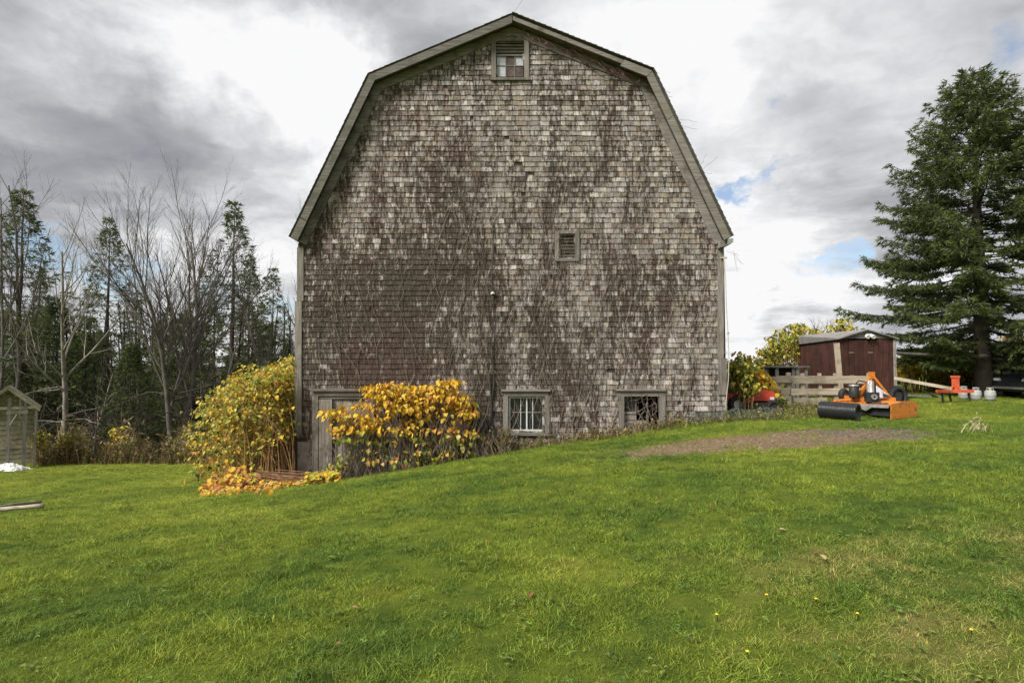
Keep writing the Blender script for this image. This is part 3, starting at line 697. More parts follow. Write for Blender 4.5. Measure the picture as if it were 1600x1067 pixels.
pts = [P(770 + 1.5 * math.sin(k * .9), 722 - k * 15, YW - .06) for k in range(26)]
mb.tube(pts, [max(.014, .05 - .0042 * k) for k in range(26)], 7)
pts = [P(766 - 2 * math.sin(k * .7), 724 - k * 13, YW - .075) for k in range(12)]; mb.tube(pts, [.04 - .002 * k for k in range(12)], 6)
o = root_mesh(mb, 'vine_trunk', 'vine_dark', tuple(P(770, 722, YW - .06)), True); tag(o, 'thick dark vine trunk running straight up the middle of the barn wall', 'vine')
mb = MB()
for k in range(46):                           # reddish vine under the right rake
    t = U(.02, 1.0); a = lerp2(fr0[2], fr0[3], t); pts = []
    x, z = a[0], a[1] - U(0, .22); dx = U(-.2, .9)
    for j in range(9):
        pts.append(Vector((x, U(YF + .06, YW - .05) if j == 0 else pts[-1].y + U(-.02, .02), z))); x += .10 * dx + U(-.03, .03); z += -.045 * dx + U(-.06, .045)
    mb.tube(pts, [.009 - .0007 * j for j in range(9)], 3, cap=False)
o = root_mesh(mb, 'red_vine', 'vine_red', (1, YW - .2, 9.5)); tag(o, 'reddish bare vine hanging under the right roof edge of the barn', 'vine', kind='stuff')
mb = MB()
for (px, py, n) in ((1008, 108, 2), (800, 24, 2), (1060, 190, 2), (1090, 270, 4), (1142, 395, 6)):
    for _ in range(n):
        p = P(px + U(-8, 6), py + U(-6, 8), YF + .02); pts = [p]
        dv = Vector((U(-.02, .10), U(-.02, .02), U(-.03, .09) if py < 380 else U(-.12, .0)))
        for j in range(5): pts.append(pts[-1] + dv + Vector((U(-.03, .03), 0, U(-.03, .03))))
        mb.tube(pts, .0032, 3, cap=False)
o = root_mesh(mb, 'vine_tendrils', 'vine_bark', (3, YF, 8)); tag(o, 'thin vine tendrils sticking out past the barn roof edge', 'vines', kind='stuff')

# ------------------------------------------------------------------ leaves and bushes
LEAF = [(0, 0), (.30, .10), (.46, .42), (.34, .78), (0, 1.12), (-.34, .78), (-.46, .42), (-.30, .10)]
def leaf_pts(fold=.25, droop=.25):
    pts = [Vector((x, y, abs(x) * fold - droop * y * y)) for x, y in LEAF]; mid = Vector((0, .55, -droop * .3))
    return pts + [mid]
LF = [(i, (i + 1) % 8, 8) for i in range(8)]
def leaf_cols(c):
    e = U(.55, 1.1); br = (.30, .17, .06); q = random.random() ** 3 * .7
    edge = tuple(v * e * (1 - q) + b * q for v, b in zip(c, br)); out_ = []
    for i in range(8):
        k = U(.8, 1.15); out_.append(tuple(v * k for v in (edge if i in (3, 4, 5) or random.random() < .4 else c)))
    return out_ + [tuple(v * 1.08 for v in c)]
def leaf_into(mb, M, c, fold=.25, droop=.25):
    w = [U(-.10, .10) for _ in range(8)] + [0]
    mb.add([M @ (p + Vector((p.x * w[i], p.y * w[i] * .6, w[i]))) for i, p in enumerate(leaf_pts(fold, droop))], LF, leaf_cols(c))
LEAF_MESH = {}
def leaf_mesh(c):
    k = (c, random.randrange(4))
    if k not in LEAF_MESH:
        m1 = MB(); leaf_into(m1, Matrix.Identity(4), c, U(.1, .6), U(.05, .6)); LEAF_MESH[k] = m1.mesh('leaf', 'leaf')
    return LEAF_MESH[k]
def leaf_matrix(p, out, size, droop):
    """leaf lying with its tip pointing away along 'out' and hanging by droop (rad)"""
    az = math.atan2(out.y, out.x) - math.pi / 2 + U(-.9, .9)
    return Matrix.Translation(p) @ Matrix.Rotation(az, 4, 'Z') @ Matrix.Rotation(-droop, 4, 'X') @ Matrix.Rotation(U(-.6, .6), 4, 'Y') @ Matrix.Scale(size, 4)
def bush(root, stems, pal, size, per, t_from=.4, n_single=0, stem_mat='stalk', droop=(.1, 1.0), spread=.16, stem_r=.010):
    """stems: list of point lists. leaves sit alternately along each stem"""
    sm = MB(); items = []
    for pts in stems:
        m = len(pts); sm.tube(pts, [stem_r * (1 - .7 * i / m) for i in range(m)], 4, cap=False)
        for _ in range(per):
            t = t_from + (1 - t_from) * math.sqrt(random.random()); f = t * (m - 1); i = min(int(f), m - 2)
            p = pts[i].lerp(pts[i + 1], f - i); a = U(0, 6.283); out = Vector((math.cos(a), math.sin(a), 0))
            q = p + out * U(.02, spread) + Vector((0, 0, U(-.05, .08)))
            items.append((leaf_matrix(q, out, size * U(.45, 1.2), U(*droop)), pal(q, t), q.y, p))
    sm.build('stems', stem_mat, root)
    order_ = sorted(range(len(items)), key=lambda i: items[i][2] - .5 * items[i][0].to_scale().x / size)
    pick = set(order_[:n_single]); rest_ = MB(); off = Vector(ROOT[root.name])
    for i, (M, c, _, p) in enumerate(items):
        if i in pick:
            o_ = bpy.data.objects.new('leaf', leaf_mesh(c)); col.objects.link(o_); o_.parent = root; o_.matrix_local = Matrix.Translation(-off) @ M
        else: leaf_into(rest_, M, c, U(.05, .4), U(.05, .5))
    if rest_.f:
        o_ = rest_.build('leaves', 'leaf', root)
        if n_single: o_['kind'] = 'stuff'
YEL = [(.72, .46, .035), (.78, .53, .05), (.66, .40, .03), (.72, .44, .05), (.62, .46, .05), (.66, .34, .05)]
YG = [(.46, .43, .05), (.36, .38, .045), (.52, .45, .06), (.26, .32, .04), (.62, .54, .12), (.58, .52, .15)]
GRN = [(.085, .14, .022), (.12, .18, .026), (.16, .21, .03), (.065, .10, .02)]
ORN = [(.46, .21, .045), (.42, .17, .05), (.52, .28, .07), (.55, .34, .11)]
def arc(base, tip, bow=.25, n=7, jit=.03):
    """stem rising steeply then arching over to its tip"""
    base, tip = Vector(base), Vector(tip); pts = []
    for i in range(n):
        t = i / (n - 1); h = math.sin(t * math.pi / 2) ** (.85)
        p = base.lerp(tip, t ** 1.6); p.z = base.z + (tip.z - base.z) * h + bow * math.sin(t * math.pi) * .3
        pts.append(p + Vector((U(-jit, jit), U(-jit, jit), U(-jit, jit) if 0 < i else 0)))
    return pts
# -- the big stand left of the barn
stems = []
outline = [(292, 700), (300, 660), (318, 628), (340, 604), (370, 590), (400, 584), (425, 578), (452, 566), (465, 560)]
def top_at(px):
    for (xa, ya), (xb, yb) in zip(outline, outline[1:]):
        if xa <= px <= xb: return ya + (yb - ya) * (px - xa) / (xb - xa)
    return 700
for _ in range(640):
    Y = U(12.7, 16.6); px = 290 + 176 * random.random() ** .75
    if Y < 13.5 and px > 455: px = U(310, 450)
    ty = top_at(px) + random.gauss(0, 9); lowy = 745 if px < 420 else 690
    k = random.random() ** (1.25 if Y < 14 else 2.0)
    tip = P(px, ty + 3 + (lowy - ty) * k, Y)
    bxp = max(U(352, 466), px - 25); base = P(min(bxp, 462 if Y < 13.6 else 480), 700, Y); base.z = g1(base.x, base.y) - .03
    if base.x > bx0 - .1 and Y > 13.2: base.x = bx0 - U(.1, .5)
    if tip.x > bx0 - .05 and Y > 13.2: tip.x = bx0 - U(.05, .4)
    gt = g1(tip.x, tip.y)
    if tip.z < gt + .12: tip.z = gt + U(.12, .5)
    stems.append(arc(base, tip, .5, 8, .04))
bl = thing('knotweed_bush', 'tall yellow-green leafy bush crowding the left corner of the barn', 'bush', tuple(P(400, 745, 13.6)))
def pal_left(q, t):
    r = random.random()
    if q.z < -.6: return random.choice(ORN + YG + GRN) if r < .8 else random.choice(YEL)
    return random.choice(YG) if r < .60 else random.choice(YEL) if r < .78 else random.choice(GRN) if r < .95 else random.choice(ORN)
bush(bl, stems, pal_left, .092, 17, .48, 300, spread=.28, stem_r=.008)
# -- the golden bush in front of the door
stems = []
for _ in range(240):
    r = random.random(); Y = U(12.5, 13.15)
    if r < .50: px = U(578, 738); py = 603 + 5 * math.sin(px * .07) + (14 if px > 715 else 0) + abs(random.gauss(0, 24))
    elif r < .62: px = U(508, 578); py = U(634, 672)
    elif r < .72: px = U(702, 748); py = U(640, 702)
    else: px = U(520, 735); py = U(650, 735)
    tip = P(px, py, Y - U(0, .12))
    base = P(min(725, max(545, px + U(-70, 70))), 740, U(12.75, 13.2)); base.z = g1(base.x, base.y) - .03
    tip.z = max(tip.z, g1(tip.x, tip.y) + .15)
    stems.append(arc(base, tip, .35, 9, .06))
bf = thing('golden_bush', 'golden yellow leafy bush growing in front of the barn door', 'bush', tuple(P(640, 745, 12.9)))
def pal_gold(q, t):
    r = random.random()
    zz_ = wz(640, 660)[1]
    if q.z < zz_ - .15: return random.choice(YG) if r < .45 else random.choice(GRN) if r < .8 else random.choice(ORN)
    return random.choice(YEL) if r < .80 else random.choice(YG) if r < .93 else random.choice(ORN)
bush(bf, stems, pal_gold, .106, 12, .76, 300, 'vine_bark', droop=(.2, 1.3), spread=.24, stem_r=.006)
# dead brown tangle below the leaves
mb = MB()
for _ in range(620):
    px = U(515, 760) if random.random() < .8 else U(640, 800); Y = U(12.6, 13.25); b = P(px, 740, Y); b.z = g1(b.x, b.y)
    h = U(.3, 1.45) if px < 735 else U(.15, .8); pts = [b]; dv = Vector((U(-.5, .5), U(-.3, .2), 1)).normalized() * h / 6
    for j in range(6): pts.append(pts[-1] + dv + Vector((U(-.06, .06), U(-.03, .03), U(-.05, .04))))
    mb.tube(pts, [.007 - .0007 * j for j in range(7)], 3, cap=False)
o = root_mesh(mb, 'dead_stems', 'vine_bark', tuple(P(640, 745, 13.0))); tag(o, 'tangle of dead brown stems under the golden bush by the door', 'stems', kind='stuff')
# -- cut stalks lying in a heap
hp = P(440, 765, 12.2); hp.z = g1(hp.x, hp.y)
heap = thing('stalk_heap', 'heap of cut brown stalks and orange leaves at the barn corner', 'plant debris', tuple(hp))
mb = MB()
for _ in range(110):
    px, py = U(370, 515), U(745, 775); Y = U(11.6, 12.7); c = P(px, py, Y); c.z = g1(c.x, c.y) + U(.02, .32) * math.exp(-((px - 440) / 70) ** 2)
    a = random.gauss(.12, .55); ln = U(.2, .6); dv = Vector((math.cos(a), math.sin(a) * .7, U(-.12, .12))) * ln
    mb.tube([c - dv, c + Vector((0, 0, U(-.02, .04))), c + dv], U(.004, .009), 4, cap=False)
mb.build('stalks', 'stalk_brown', heap)['kind'] = 'stuff'
mb = MB()
for _ in range(1250):
    px = U(318, 530); Y = random.gauss(11.9, .55) if px < 440 else U(11.5, 12.8); c = P(px, 760, Y); hump = .5 * math.exp(-((px - 365) / 40) ** 2) * max(0, 1 - abs(Y - 12.1) / .6) + (.22 if px > 480 else .1)
    c.z = g1(c.x, c.y) + U(.02, 1) * hump + .02
    leaf_into(mb, leaf_matrix(c, Vector((U(-1, 1), -1, 0)), U(.07, .15), U(-.2, .9)), random.choice(ORN + ORN + YEL + YG[:2]) if px < 470 else random.choice(YEL + YG))
mb.build('leaves', 'leaf', heap)['kind'] = 'stuff'
# -- weeds along the foot of the wall
def weeds(name, label, spots, pal, hmin, hmax, w=.012, lean=.35, cat='weeds', mat='weed', seg=3):
    a, c = [], []
    for x, y, k in spots:
        z = g1(x, y) - .02; h = U(hmin, hmax) * k; ax, ay = U(-lean, lean), U(-lean, lean); p = np.array([x, y, z]); ang = U(0, 3.14); side = np.array([math.cos(ang), math.sin(ang), 0]) * w
        cc = random.choice(pal); kk = U(.7, 1.25)
        for j in range(seg):
            q = p + np.array([ax * h / seg * (1 + j * .6), ay * h / seg * (1 + j * .6), h / seg]); f0, f1 = 1 - .3 * j, 1 - .3 * (j + 1)
            a.append([p - side * f0, p + side * f0, q + side * f1, q - side * f1]); c.append([v * kk for v in cc]); p = q
        for _ in range(3):                    # small dry leaf or seed tuft
            u = np.array([U(-1, 1), U(-1, 1), U(-.4, .8)]); s2 = np.array([U(-1, 1), U(-1, 1), U(-1, 1)]) * w * 2.2; b0 = np.array([x + ax * h * .6, y + ay * h * .6, z + h * U(.3, 1)])
            a.append([b0, b0 + u * h * .12 - s2, b0 + u * h * .22, b0 + u * h * .12 + s2]); c.append([v * kk for v in random.choice(pal)])
    m1 = MB().quads(a, c); o_ = root_mesh(m1, name, mat, (spots[0][0], spots[0][1], g1(spots[0][0], spots[0][1])))
    return tag(o_, label, cat, kind='stuff')
BRN = [(.20, .14, .075), (.26, .19, .10), (.14, .09, .05), (.30, .23, .13), (.16, .12, .05)]
OLV = [(.12, .14, .03), (.18, .18, .05), (.22, .20, .06), (.09, .12, .025)]
sp = []
for _ in range(700):
    px = U(690, 1060) if random.random() < .75 else U(700, 800); Y = 13.30 - abs(random.gauss(0, .28)); x = (px - 800) / F * Y
    sp.append((x, Y, (1.5 if px < 800 else .8 if px < 960 else .7)))
weeds('wall_weeds', 'brown dry weeds along the foot of the barn wall', sp, BRN + OLV[:2], .12, .42)
sp = [((px - 800) / F * Y, Y, k) for px, Y, k in ((U(1040, 1290), U(12.6, 15.6), U(.4, 1)) for _ in range(1500))]
weeds('verge_weeds', 'rough dry grass and weeds beside the fence right of the barn', sp, BRN + OLV + OLV, .10, .30)
sp = [((px - 800) / F * Y, Y, k) for px, Y, k in ((random.gauss(1522, 9), U(9.6, 10.2), U(.5, 1)) for _ in range(26))]
weeds('dry_weed_tuft', 'pale dry weed tuft standing alone on the right lawn', sp, [(.45, .38, .24), (.5, .43, .28)], .15, .42, .008, .5)

# ------------------------------------------------------------------ trees
def vquads(p, d, ln, w, rng):
    """needle sprays: p (N,3) start, d (N,3) unit dir, ln, w arrays -> diamond quads"""
    r = rng.normal(size=p.shape); s = np.cross(d, r); s /= np.linalg.norm(s, axis=1, keepdims=True) + 1e-9
    m = p + d * (ln * .45)[:, None]
    return np.stack([p, m + s * (w / 2)[:, None], p + d * ln[:, None], m - s * (w / 2)[:, None]], 1)
NEEDLE = np.array([(.062, .088, .026), (.082, .112, .032), (.106, .136, .040), (.052, .074, .024), (.128, .152, .048)])
def spruce(h, rad, seed, whorl=.34, bare=.12, dens=1.0, droop=.25, sprays=7, prof_pow=.85, thin=0.0, lat_step=.17, spray_len=.2, gap=.12, pal=None, trunk_k=.014):
    """returns trunk MB and crown MB for a spruce standing at the origin"""
    rng = np.random.default_rng(seed); rnd = random.Random(seed)
    tr = MB(); pts = [Vector((rng.normal() * .02 * h * .05, rng.normal() * .02 * h * .05, h * t)) for t in np.linspace(0, 1, 12)]; pts[0] = Vector((0, 0, -.3))
    tr.tube(pts, [max(.012, h * trunk_k * (1 - t) ** .9 * (1.25 if t == 0 else 1)) for t in np.linspace(0, 1, 12)], 9)
    cr = MB(); Pp, Dd, Ln, Ww, Cc = [], [], [], [], []
    z = bare * h; pl = NEEDLE if pal is None else pal
    while z < h * .985:
        t = (z / h - bare) / (1 - bare)
        prof_ = (1 - t) ** prof_pow * (min(1, .62 + t * 3.2))
        nb = rnd.choice((4, 5, 5, 6)) if t < .9 else 4
        a0 = rnd.uniform(0, 6.28)
        for k in range(nb):
            if rnd.random() < gap: continue
            az = a0 + k * 6.283 / nb + rnd.uniform(-.3, .3); ln = max(.16, rad * prof_ * rnd.uniform(.68, 1.12))
            el = -.10 - droop * (1 - t) + .75 * t ** 2 + rnd.uniform(-.1, .1)
            dirh = np.array([math.cos(az), math.sin(az), 0]); side = np.array([-math.sin(az), math.cos(az), 0])
            n = 7; bp = []
            for i in range(n):
                s = i / (n - 1); bp.append(np.array([0, 0, z + rnd.uniform(-.02, .02)]) + dirh * ln * s + np.array([0, 0, 1]) * ln * (math.sin(el) * s + .20 * s * s * s))
            cr.tube(bp, [max(.004, .012 * ln * (1 - .85 * i / n)) for i in range(n)], 3, cap=False, col_=(.06, .048, .038))
            nl = max(3, int(ln / lat_step))
            for j in range(nl):
                s = .18 + .82 * (j + rnd.random() * .6) / nl
                if s < .34 and rnd.random() < .75 and t < .8: continue
                if rnd.random() < thin: continue
                f = s * (n - 1); i = min(int(f), n - 2); q = bp[i] + (bp[i + 1] - bp[i]) * (f - i)
                for sg in (-1, 1):
                    l2 = (.16 + .34 * ln * (1 - s) ** .8) * rnd.uniform(.55, 1.1); l2 = min(l2, .95)
                    d2 = dirh * .75 + side * sg * .8 + np.array([0, 0, rnd.uniform(-.45, .05)]); d2 /= np.linalg.norm(d2)
                    m = max(3, int(sprays * dens * (l2 / .4) ** .8))
                    u = rng.random(m) ** .8; st = q + d2 * (u * l2)[:, None]
                    dv = d2 * .8 + rng.normal(size=(m, 3)) * .42 + np.array([0, 0, -.12]); dv /= np.linalg.norm(dv, axis=1, keepdims=True)
                    Pp.append(st); Dd.append(dv); Ln.append(spray_len * rng.uniform(.6, 1.15, m)); Ww.append(spray_len * .17 * rng.uniform(.7, 1.2, m))
                    Cc.append(np.repeat(pl[rng.integers(0, len(pl))][None], m, 0) * rng.uniform(.75, 1.25, (m, 1)))
            m = int(5 * dens) + 3; dv = dirh * 1.0 + rng.normal(size=(m, 3)) * .35 + np.array([0, 0, .2]); dv /= np.linalg.norm(dv, axis=1, keepdims=True)
            Pp.append(np.repeat(bp[-1][None], m, 0) - dirh * rng.uniform(0, .15, (m, 1))); Dd.append(dv); Ln.append(spray_len * rng.uniform(.6, 1.2, m)); Ww.append(spray_len * .18 * np.ones(m)); Cc.append(np.repeat(pl[rng.integers(0, len(pl))][None], m, 0))
        z += whorl * (1 - .45 * t) * rnd.uniform(.75, 1.2)
    m = 14; dv = rng.normal(size=(m, 3)) * .4 + np.array([0, 0, 1]); dv /= np.linalg.norm(dv, axis=1, keepdims=True)
    Pp.append(np.array([[0, 0, h * .98]] * m)); Dd.append(dv); Ln.append(np.ones(m) * spray_len * 1.3); Ww.append(np.ones(m) * spray_len * .3); Cc.append(np.repeat(pl[1][None], m, 0))
    p, d_, l_, w_, c_ = (np.concatenate(a) for a in (Pp, Dd, Ln, Ww, Cc))
    cr.quads(vquads(p, d_, l_, w_, rng), c_)
    return tr, cr
def place_proto(tr, cr, name, label, loc, cat='tree', group=None, scale=1.0, rz=0.0, tmat='bark_dark', cmat='needles', cname='crown'):
    o_ = thing(name, label, cat, (0, 0, 0), group)
    tr.build('trunk', tmat, o_, True); cr.build(cname, cmat, o_)
    o_.location = loc; o_.scale = (scale,) * 3 if isinstance(scale, (int, float)) else scale; o_.rotation_euler = (0, 0, rz)
    return o_
def place_copy(src, label, loc, scale=1.0, rz=0.0):
    c = copy_tree(src); c.location = loc; c.scale = (scale,) * 3 if isinstance(scale, (int, float)) else scale; c.rotation_euler = (0, 0, rz); c['label'] = label
    return c
def at_ground(px, Y, sink=.05):
    x = (px - 800) / F * Y; return Vector((x, Y, g1(x, Y) - sink))
# -- the big spruce on the right
BY = 19.0; b0 = at_ground(1534, BY); hh = P(1534, 112, BY).z - b0.z
tr, cr = spruce(hh, 4.45, 11, whorl=.245, bare=.13, dens=1.5, droop=.17, sprays=17, prof_pow=.70, lat_step=.14, spray_len=.19, gap=.12, trunk_k=.0235)
place_proto(tr, cr, 'spruce_tree', 'tall dark green spruce standing alone right of the red-brown shed', b0)
# -- spruces at the wood on the left
GT = 'spruces of the wood on the left'
tA = spruce(9.6, 3.2, 21, whorl=.34, bare=.10, dens=2.1, droop=.30, sprays=6, prof_pow=1.05, thin=.2, lat_step=.22, spray_len=.22, gap=.22)
tB = spruce(9.6, 2.9, 22, whorl=.34, bare=.14, dens=2.0, droop=.22, sprays=6, prof_pow=1.05, thin=.22, lat_step=.20, spray_len=.22, gap=.25)
tC = spruce(5.5, 1.9, 23, whorl=.30, bare=.04, dens=1.9, droop=.2, sprays=7, prof_pow=.8, lat_step=.18, spray_len=.22, gap=.05)
def sp_at(px, top, Y, proto_h):
    b = at_ground(px, Y); return b, (P(px, top, Y).z - b.z) / proto_h
b, s = sp_at(28, 298, 25.5, 9.6); pA = place_proto(*tA, 'forest_spruce', 'tall full spruce at the far left edge of the wood', b, 'tree', GT, (s * 1.1, s * 1.1, s))
b, s = sp_at(362, 316, 27.5, 9.6); pB = place_proto(*tB, 'forest_spruce', 'tall sparse spruce with swept branches just left of the barn', b, 'tree', GT, (s * 1.05, s * 1.05, s), 1.0)
b, s = sp_at(205, 540, 23.6, 5.5); pC = place_proto(*tC, 'young_spruce', 'low bushy dark spruce below the bare multi-stemmed tree', b, 'tree', GT, (s * .95, s * .95, s))
for src, ph, px, top, Y, rz, k, lab in ((pB, 9.6, 166, 342, 27, 2.2, .95, 'slim pointed spruce between the pale bare tree and the big bare tree'), (pC, 5.5, 88, 470, 27, 1.2, .8, 'short dense spruce behind the pale bare tree'),
        (pC, 5.5, 30, 560, 25, 2.9, 1.0, 'low dark spruce just above the roof of the small frame shed'), (pC, 5.5, 130, 520, 29, .4, .9, 'small spruce under the slim pointed spruce'),
        (pC, 5.5, 320, 545, 29, 4.0, .9, 'small dark spruce right of the bare multi-stemmed tree'), (pB, 9.6, 425, 420, 31, 3.6, 1.0, 'thin spruce nearest the barn eave with yellowish tips'),
        (pA, 9.6, 388, 400, 34, 1.9, .9, 'spruce half hidden behind the tall sparse spruce'), (pA, 9.6, 60, 420, 34, 2.4, .8, 'spruce farther back right of the tall full spruce'),
        (pA, 9.6, 215, 470, 33, .9, .9, 'middling spruce deep behind the big bare tree'), (pC, 5.5, 270, 560, 26, 5.1, 1.1, 'broad low spruce at the foot of the big bare tree'), (pC, 5.5, 395, 570, 24, 0.3, .8, 'low dark spruce just above the big yellow-green bush')):
    b, s = sp_at(px, top, Y, ph); place_copy(src, lab, b, (s * k, s * k, s), rz)
# -- the wood farther back as one mass
fm = MB(); low = [spruce(8.0, 1.8, 40 + i, whorl=.6, bare=.05, dens=.5, droop=.25, sprays=4, prof_pow=.75, thin=.15, lat_step=.34, spray_len=.42, gap=.1)[1] for i in range(3)]
for i in range(84):
    Y = U(31, 48); px = U(-160, 520); b = at_ground(px, Y); k = (P(px, U(470, 590), Y).z - b.z) / 8.0; a = U(0, 6.28); m3 = np.array(rotm(a)) * k
    q, c = random.choice(low).np[0]; fm.quads(q @ m3.T + np.array(b), c * 1.15)
for i in range(90):
    Y = U(27, 40); b = at_ground(U(-100, 480), Y); h = U(4, 8); fm.tube([b, b + Vector((U(-.2, .2), 0, h * .5)), b + Vector((U(-.3, .3), 0, h))], [.09, .07, .03], 5, cap=False, col_=(.06, .05, .042))
o = root_mesh(fm, 'forest', 'needles', (-20, 40, -2)); tag(o, 'dark mass of the spruce wood in the background on the left', 'forest', kind='stuff')
# -- bare trees
def bare_tree(h, seed, spread=.35, stems_=1, fork=.3, twig=1.0, r0=.12, up=.5, low_br=True, lean=0.0, limb=1.0):
    rnd = random.Random(seed); tr_, br = MB(), MB()
    def grow(p, d, ln, r, lvl, mb_):
        n = 6 if lvl < 2 else 4; pts = [p]; dd = d.copy()
        for i in range(n):
            dd = (dd + Vector((rnd.uniform(-.13, .13), rnd.uniform(-.13, .13), up * .10 + rnd.uniform(-.05, .05)))).normalized(); pts.append(pts[-1] + dd * ln / n)
        r1 = r * (.22 if lvl == 0 else .3); mb_.tube(pts, [r + (r1 - r) * i / n for i in range(n + 1)], 8 if lvl == 0 else 5 if lvl == 1 else 3, cap=False)
        if lvl >= 4 or r < .0035: return
        nb = (int(15 * twig) if lvl == 0 else int(10 * twig) if lvl == 1 else int(6 * twig) if lvl == 2 else 3)
        for k in range(nb):
            t = (fork + (1 - fork) * (k + rnd.random()) / nb) if lvl == 0 else .18 + .82 * (k + rnd.random()) / nb
            f = min(t, .99) * n; i = int(f); q = pts[i].lerp(pts[i + 1], f - i); ax = (pts[i + 1] - pts[i]).normalized()
            a = rnd.uniform(0, 6.28); side = ax.cross(Vector((math.cos(a), math.sin(a), .3))).normalized()
            nd = (ax * (1 - spread) + side * (spread + rnd.uniform(0, .25))).normalized()
            l2 = ln * (1 - t * .55) * rnd.uniform(.36, .62) * (1 if lvl else limb); grow(q, nd, l2, max(.003, (r + (r1 - r) * t) * rnd.uniform(.42, .62)), lvl + 1, br)
    for s_ in range(stems_):
        a = s_ * 6.283 / max(1, stems_) + .6; k = 0 if stems_ == 1 else 1
        dv = Vector((math.cos(a) * .16 * k + lean, math.sin(a) * .16 * k, 1)).normalized()
        grow(Vector((math.cos(a) * r0 * .6 * k, math.sin(a) * r0 * .6 * k, -.3)), dv, h * rnd.uniform(.86, 1.0), r0 * (1 if s_ == 0 else .8), 0, tr_)
    if low_br:
        for k in range(9):
            a = rnd.uniform(0, 6.28); z = h * rnd.uniform(.08, .3); p = Vector((0, 0, z)); pts = [p]; d_ = Vector((math.cos(a), math.sin(a), .15))
            for i in range(7): pts.append(pts[-1] + d_ * h * .028); d_ = (d_ + Vector((rnd.uniform(-.3, .3), rnd.uniform(-.3, .3), rnd.uniform(-.35, .18)))).normalized()
            br.tube(pts, [r0 * .2 * (1 - .8 * i / 8) for i in range(8)], 4, cap=False)
            for i in (2, 4, 5, 6):
                e = pts[i] + Vector((rnd.uniform(-.4, .4), rnd.uniform(-.4, .4), rnd.uniform(-.3, .4))) * h * .06; br.tube([pts[i], (pts[i] + e) / 2 + Vector((0, 0, .05)), e], r0 * .06, 3, cap=False)
    return tr_, br
GB = 'bare trees at the wood edge'
def put_bare(px, top, Y, seed, lab, mat='bark_grey', **kw):
    b = at_ground(px, Y); h = P(px, top, Y).z - b.z; t_, c_ = bare_tree(h * (.84 if kw.get('limb', 1) > 1.3 else .93), seed, **kw)
    return place_proto(t_, c_, 'bare_tree', lab, b, 'tree', GB, 1.0, 0, mat, mat, 'branches')
put_bare(280, 250, 23.5, 101, 'big grey bare tree with many upswept branches left of the barn', spread=.27, stems_=2, fork=.20, twig=1.45, r0=.15, up=1.0, limb=1.4)
put_bare(108, 315, 22.8, 102, 'pale leaning bare tree with thin open branches by the small shed', 'bark_pale', spread=.36, stems_=1, fork=.32, twig=.95, r0=.12, up=.6, limb=1.15)
put_bare(8, 245, 24, 103, 'bare tree at the left edge of the picture', spread=.3, stems_=2, fork=.25, twig=.9, r0=.11, up=.7, limb=1.1)
put_bare(448, 310, 26, 104, 'thin bare tree beside the left eave of the barn', spread=.25, stems_=2, fork=.2, twig=.8, r0=.10, up=.9, low_br=False)
put_bare(218, 415, 26, 105, 'slender bare tree between the slim spruce and the big bare tree', spread=.3, stems_=1, fork=.25, twig=.8, r0=.10, up=.8)
put_bare(330, 470, 25, 106, 'short bare tree right of the big bare tree', 'bark_pale', spread=.35, stems_=2, fork=.2, twig=.8, r0=.07, up=.6)
put_bare(150, 540, 23.5, 107, 'crooked low bare tree between the pale bare tree and the low bushy spruce', 'bark_pale', spread=.45, stems_=1, fork=.12, twig=.8, r0=.07, up=.2)
put_bare(1305, 480, 34, 108, 'distant bare treetop showing above the shed roof', spread=.32, stems_=3, fork=.3, twig=.9, r0=.10, up=.7, low_br=False)
put_bare(400, 455, 30, 109, 'spindly bare tree behind the big yellow-green bush', spread=.3, stems_=3, fork=.2, twig=.8, r0=.07, up=.8)
# -- undergrowth along the wood
sp = []
for _ in range(5200):
    px = U(-120, 470); Y = U(20.6, 24) + (0 if px > 60 else .9); sp.append(((px - 800) / F * Y, Y, U(.35, 1.1) * (.8 + .35 * math.sin(px * .07) + .25 * math.sin(px * .19 + 1))))
weeds('undergrowth', 'brown and olive weeds and goldenrod along the edge of the wood', sp, BRN + BRN + OLV + [(.26, .22, .05), (.30, .26, .16), (.10, .07, .045)], .45, 1.35, .022, .3, 'weeds')
mb = MB()
for _ in range(700):
    px = U(-80, 470); Y = U(22.5, 31); b = at_ground(px, Y); pts = [b]; dv = Vector((U(-.4, .4), U(-.3, .3), 1)).normalized() * U(.9, 3.4) / 6
    for j in range(6): pts.append(pts[-1] + dv + Vector((U(-.14, .14), U(-.1, .1), U(-.12, .08))))
    mb.tube(pts, [.017 - .0021 * j for j in range(7)], 3, cap=False)
    for j in (2, 3, 4):
        e = pts[j] + Vector((U(-.7, .7), U(-.4, .4), U(-.1, .6))); mb.tube([pts[j], (pts[j] + e) / 2 + Vector((0, 0, U(-.1, .1))), e], .007, 3, cap=False)
o = root_mesh(mb, 'brushwood', 'bark_dark', (-15, 24, -2)); tag(o, 'grey brushwood and saplings between the trunks of the wood', 'brush', kind='stuff')
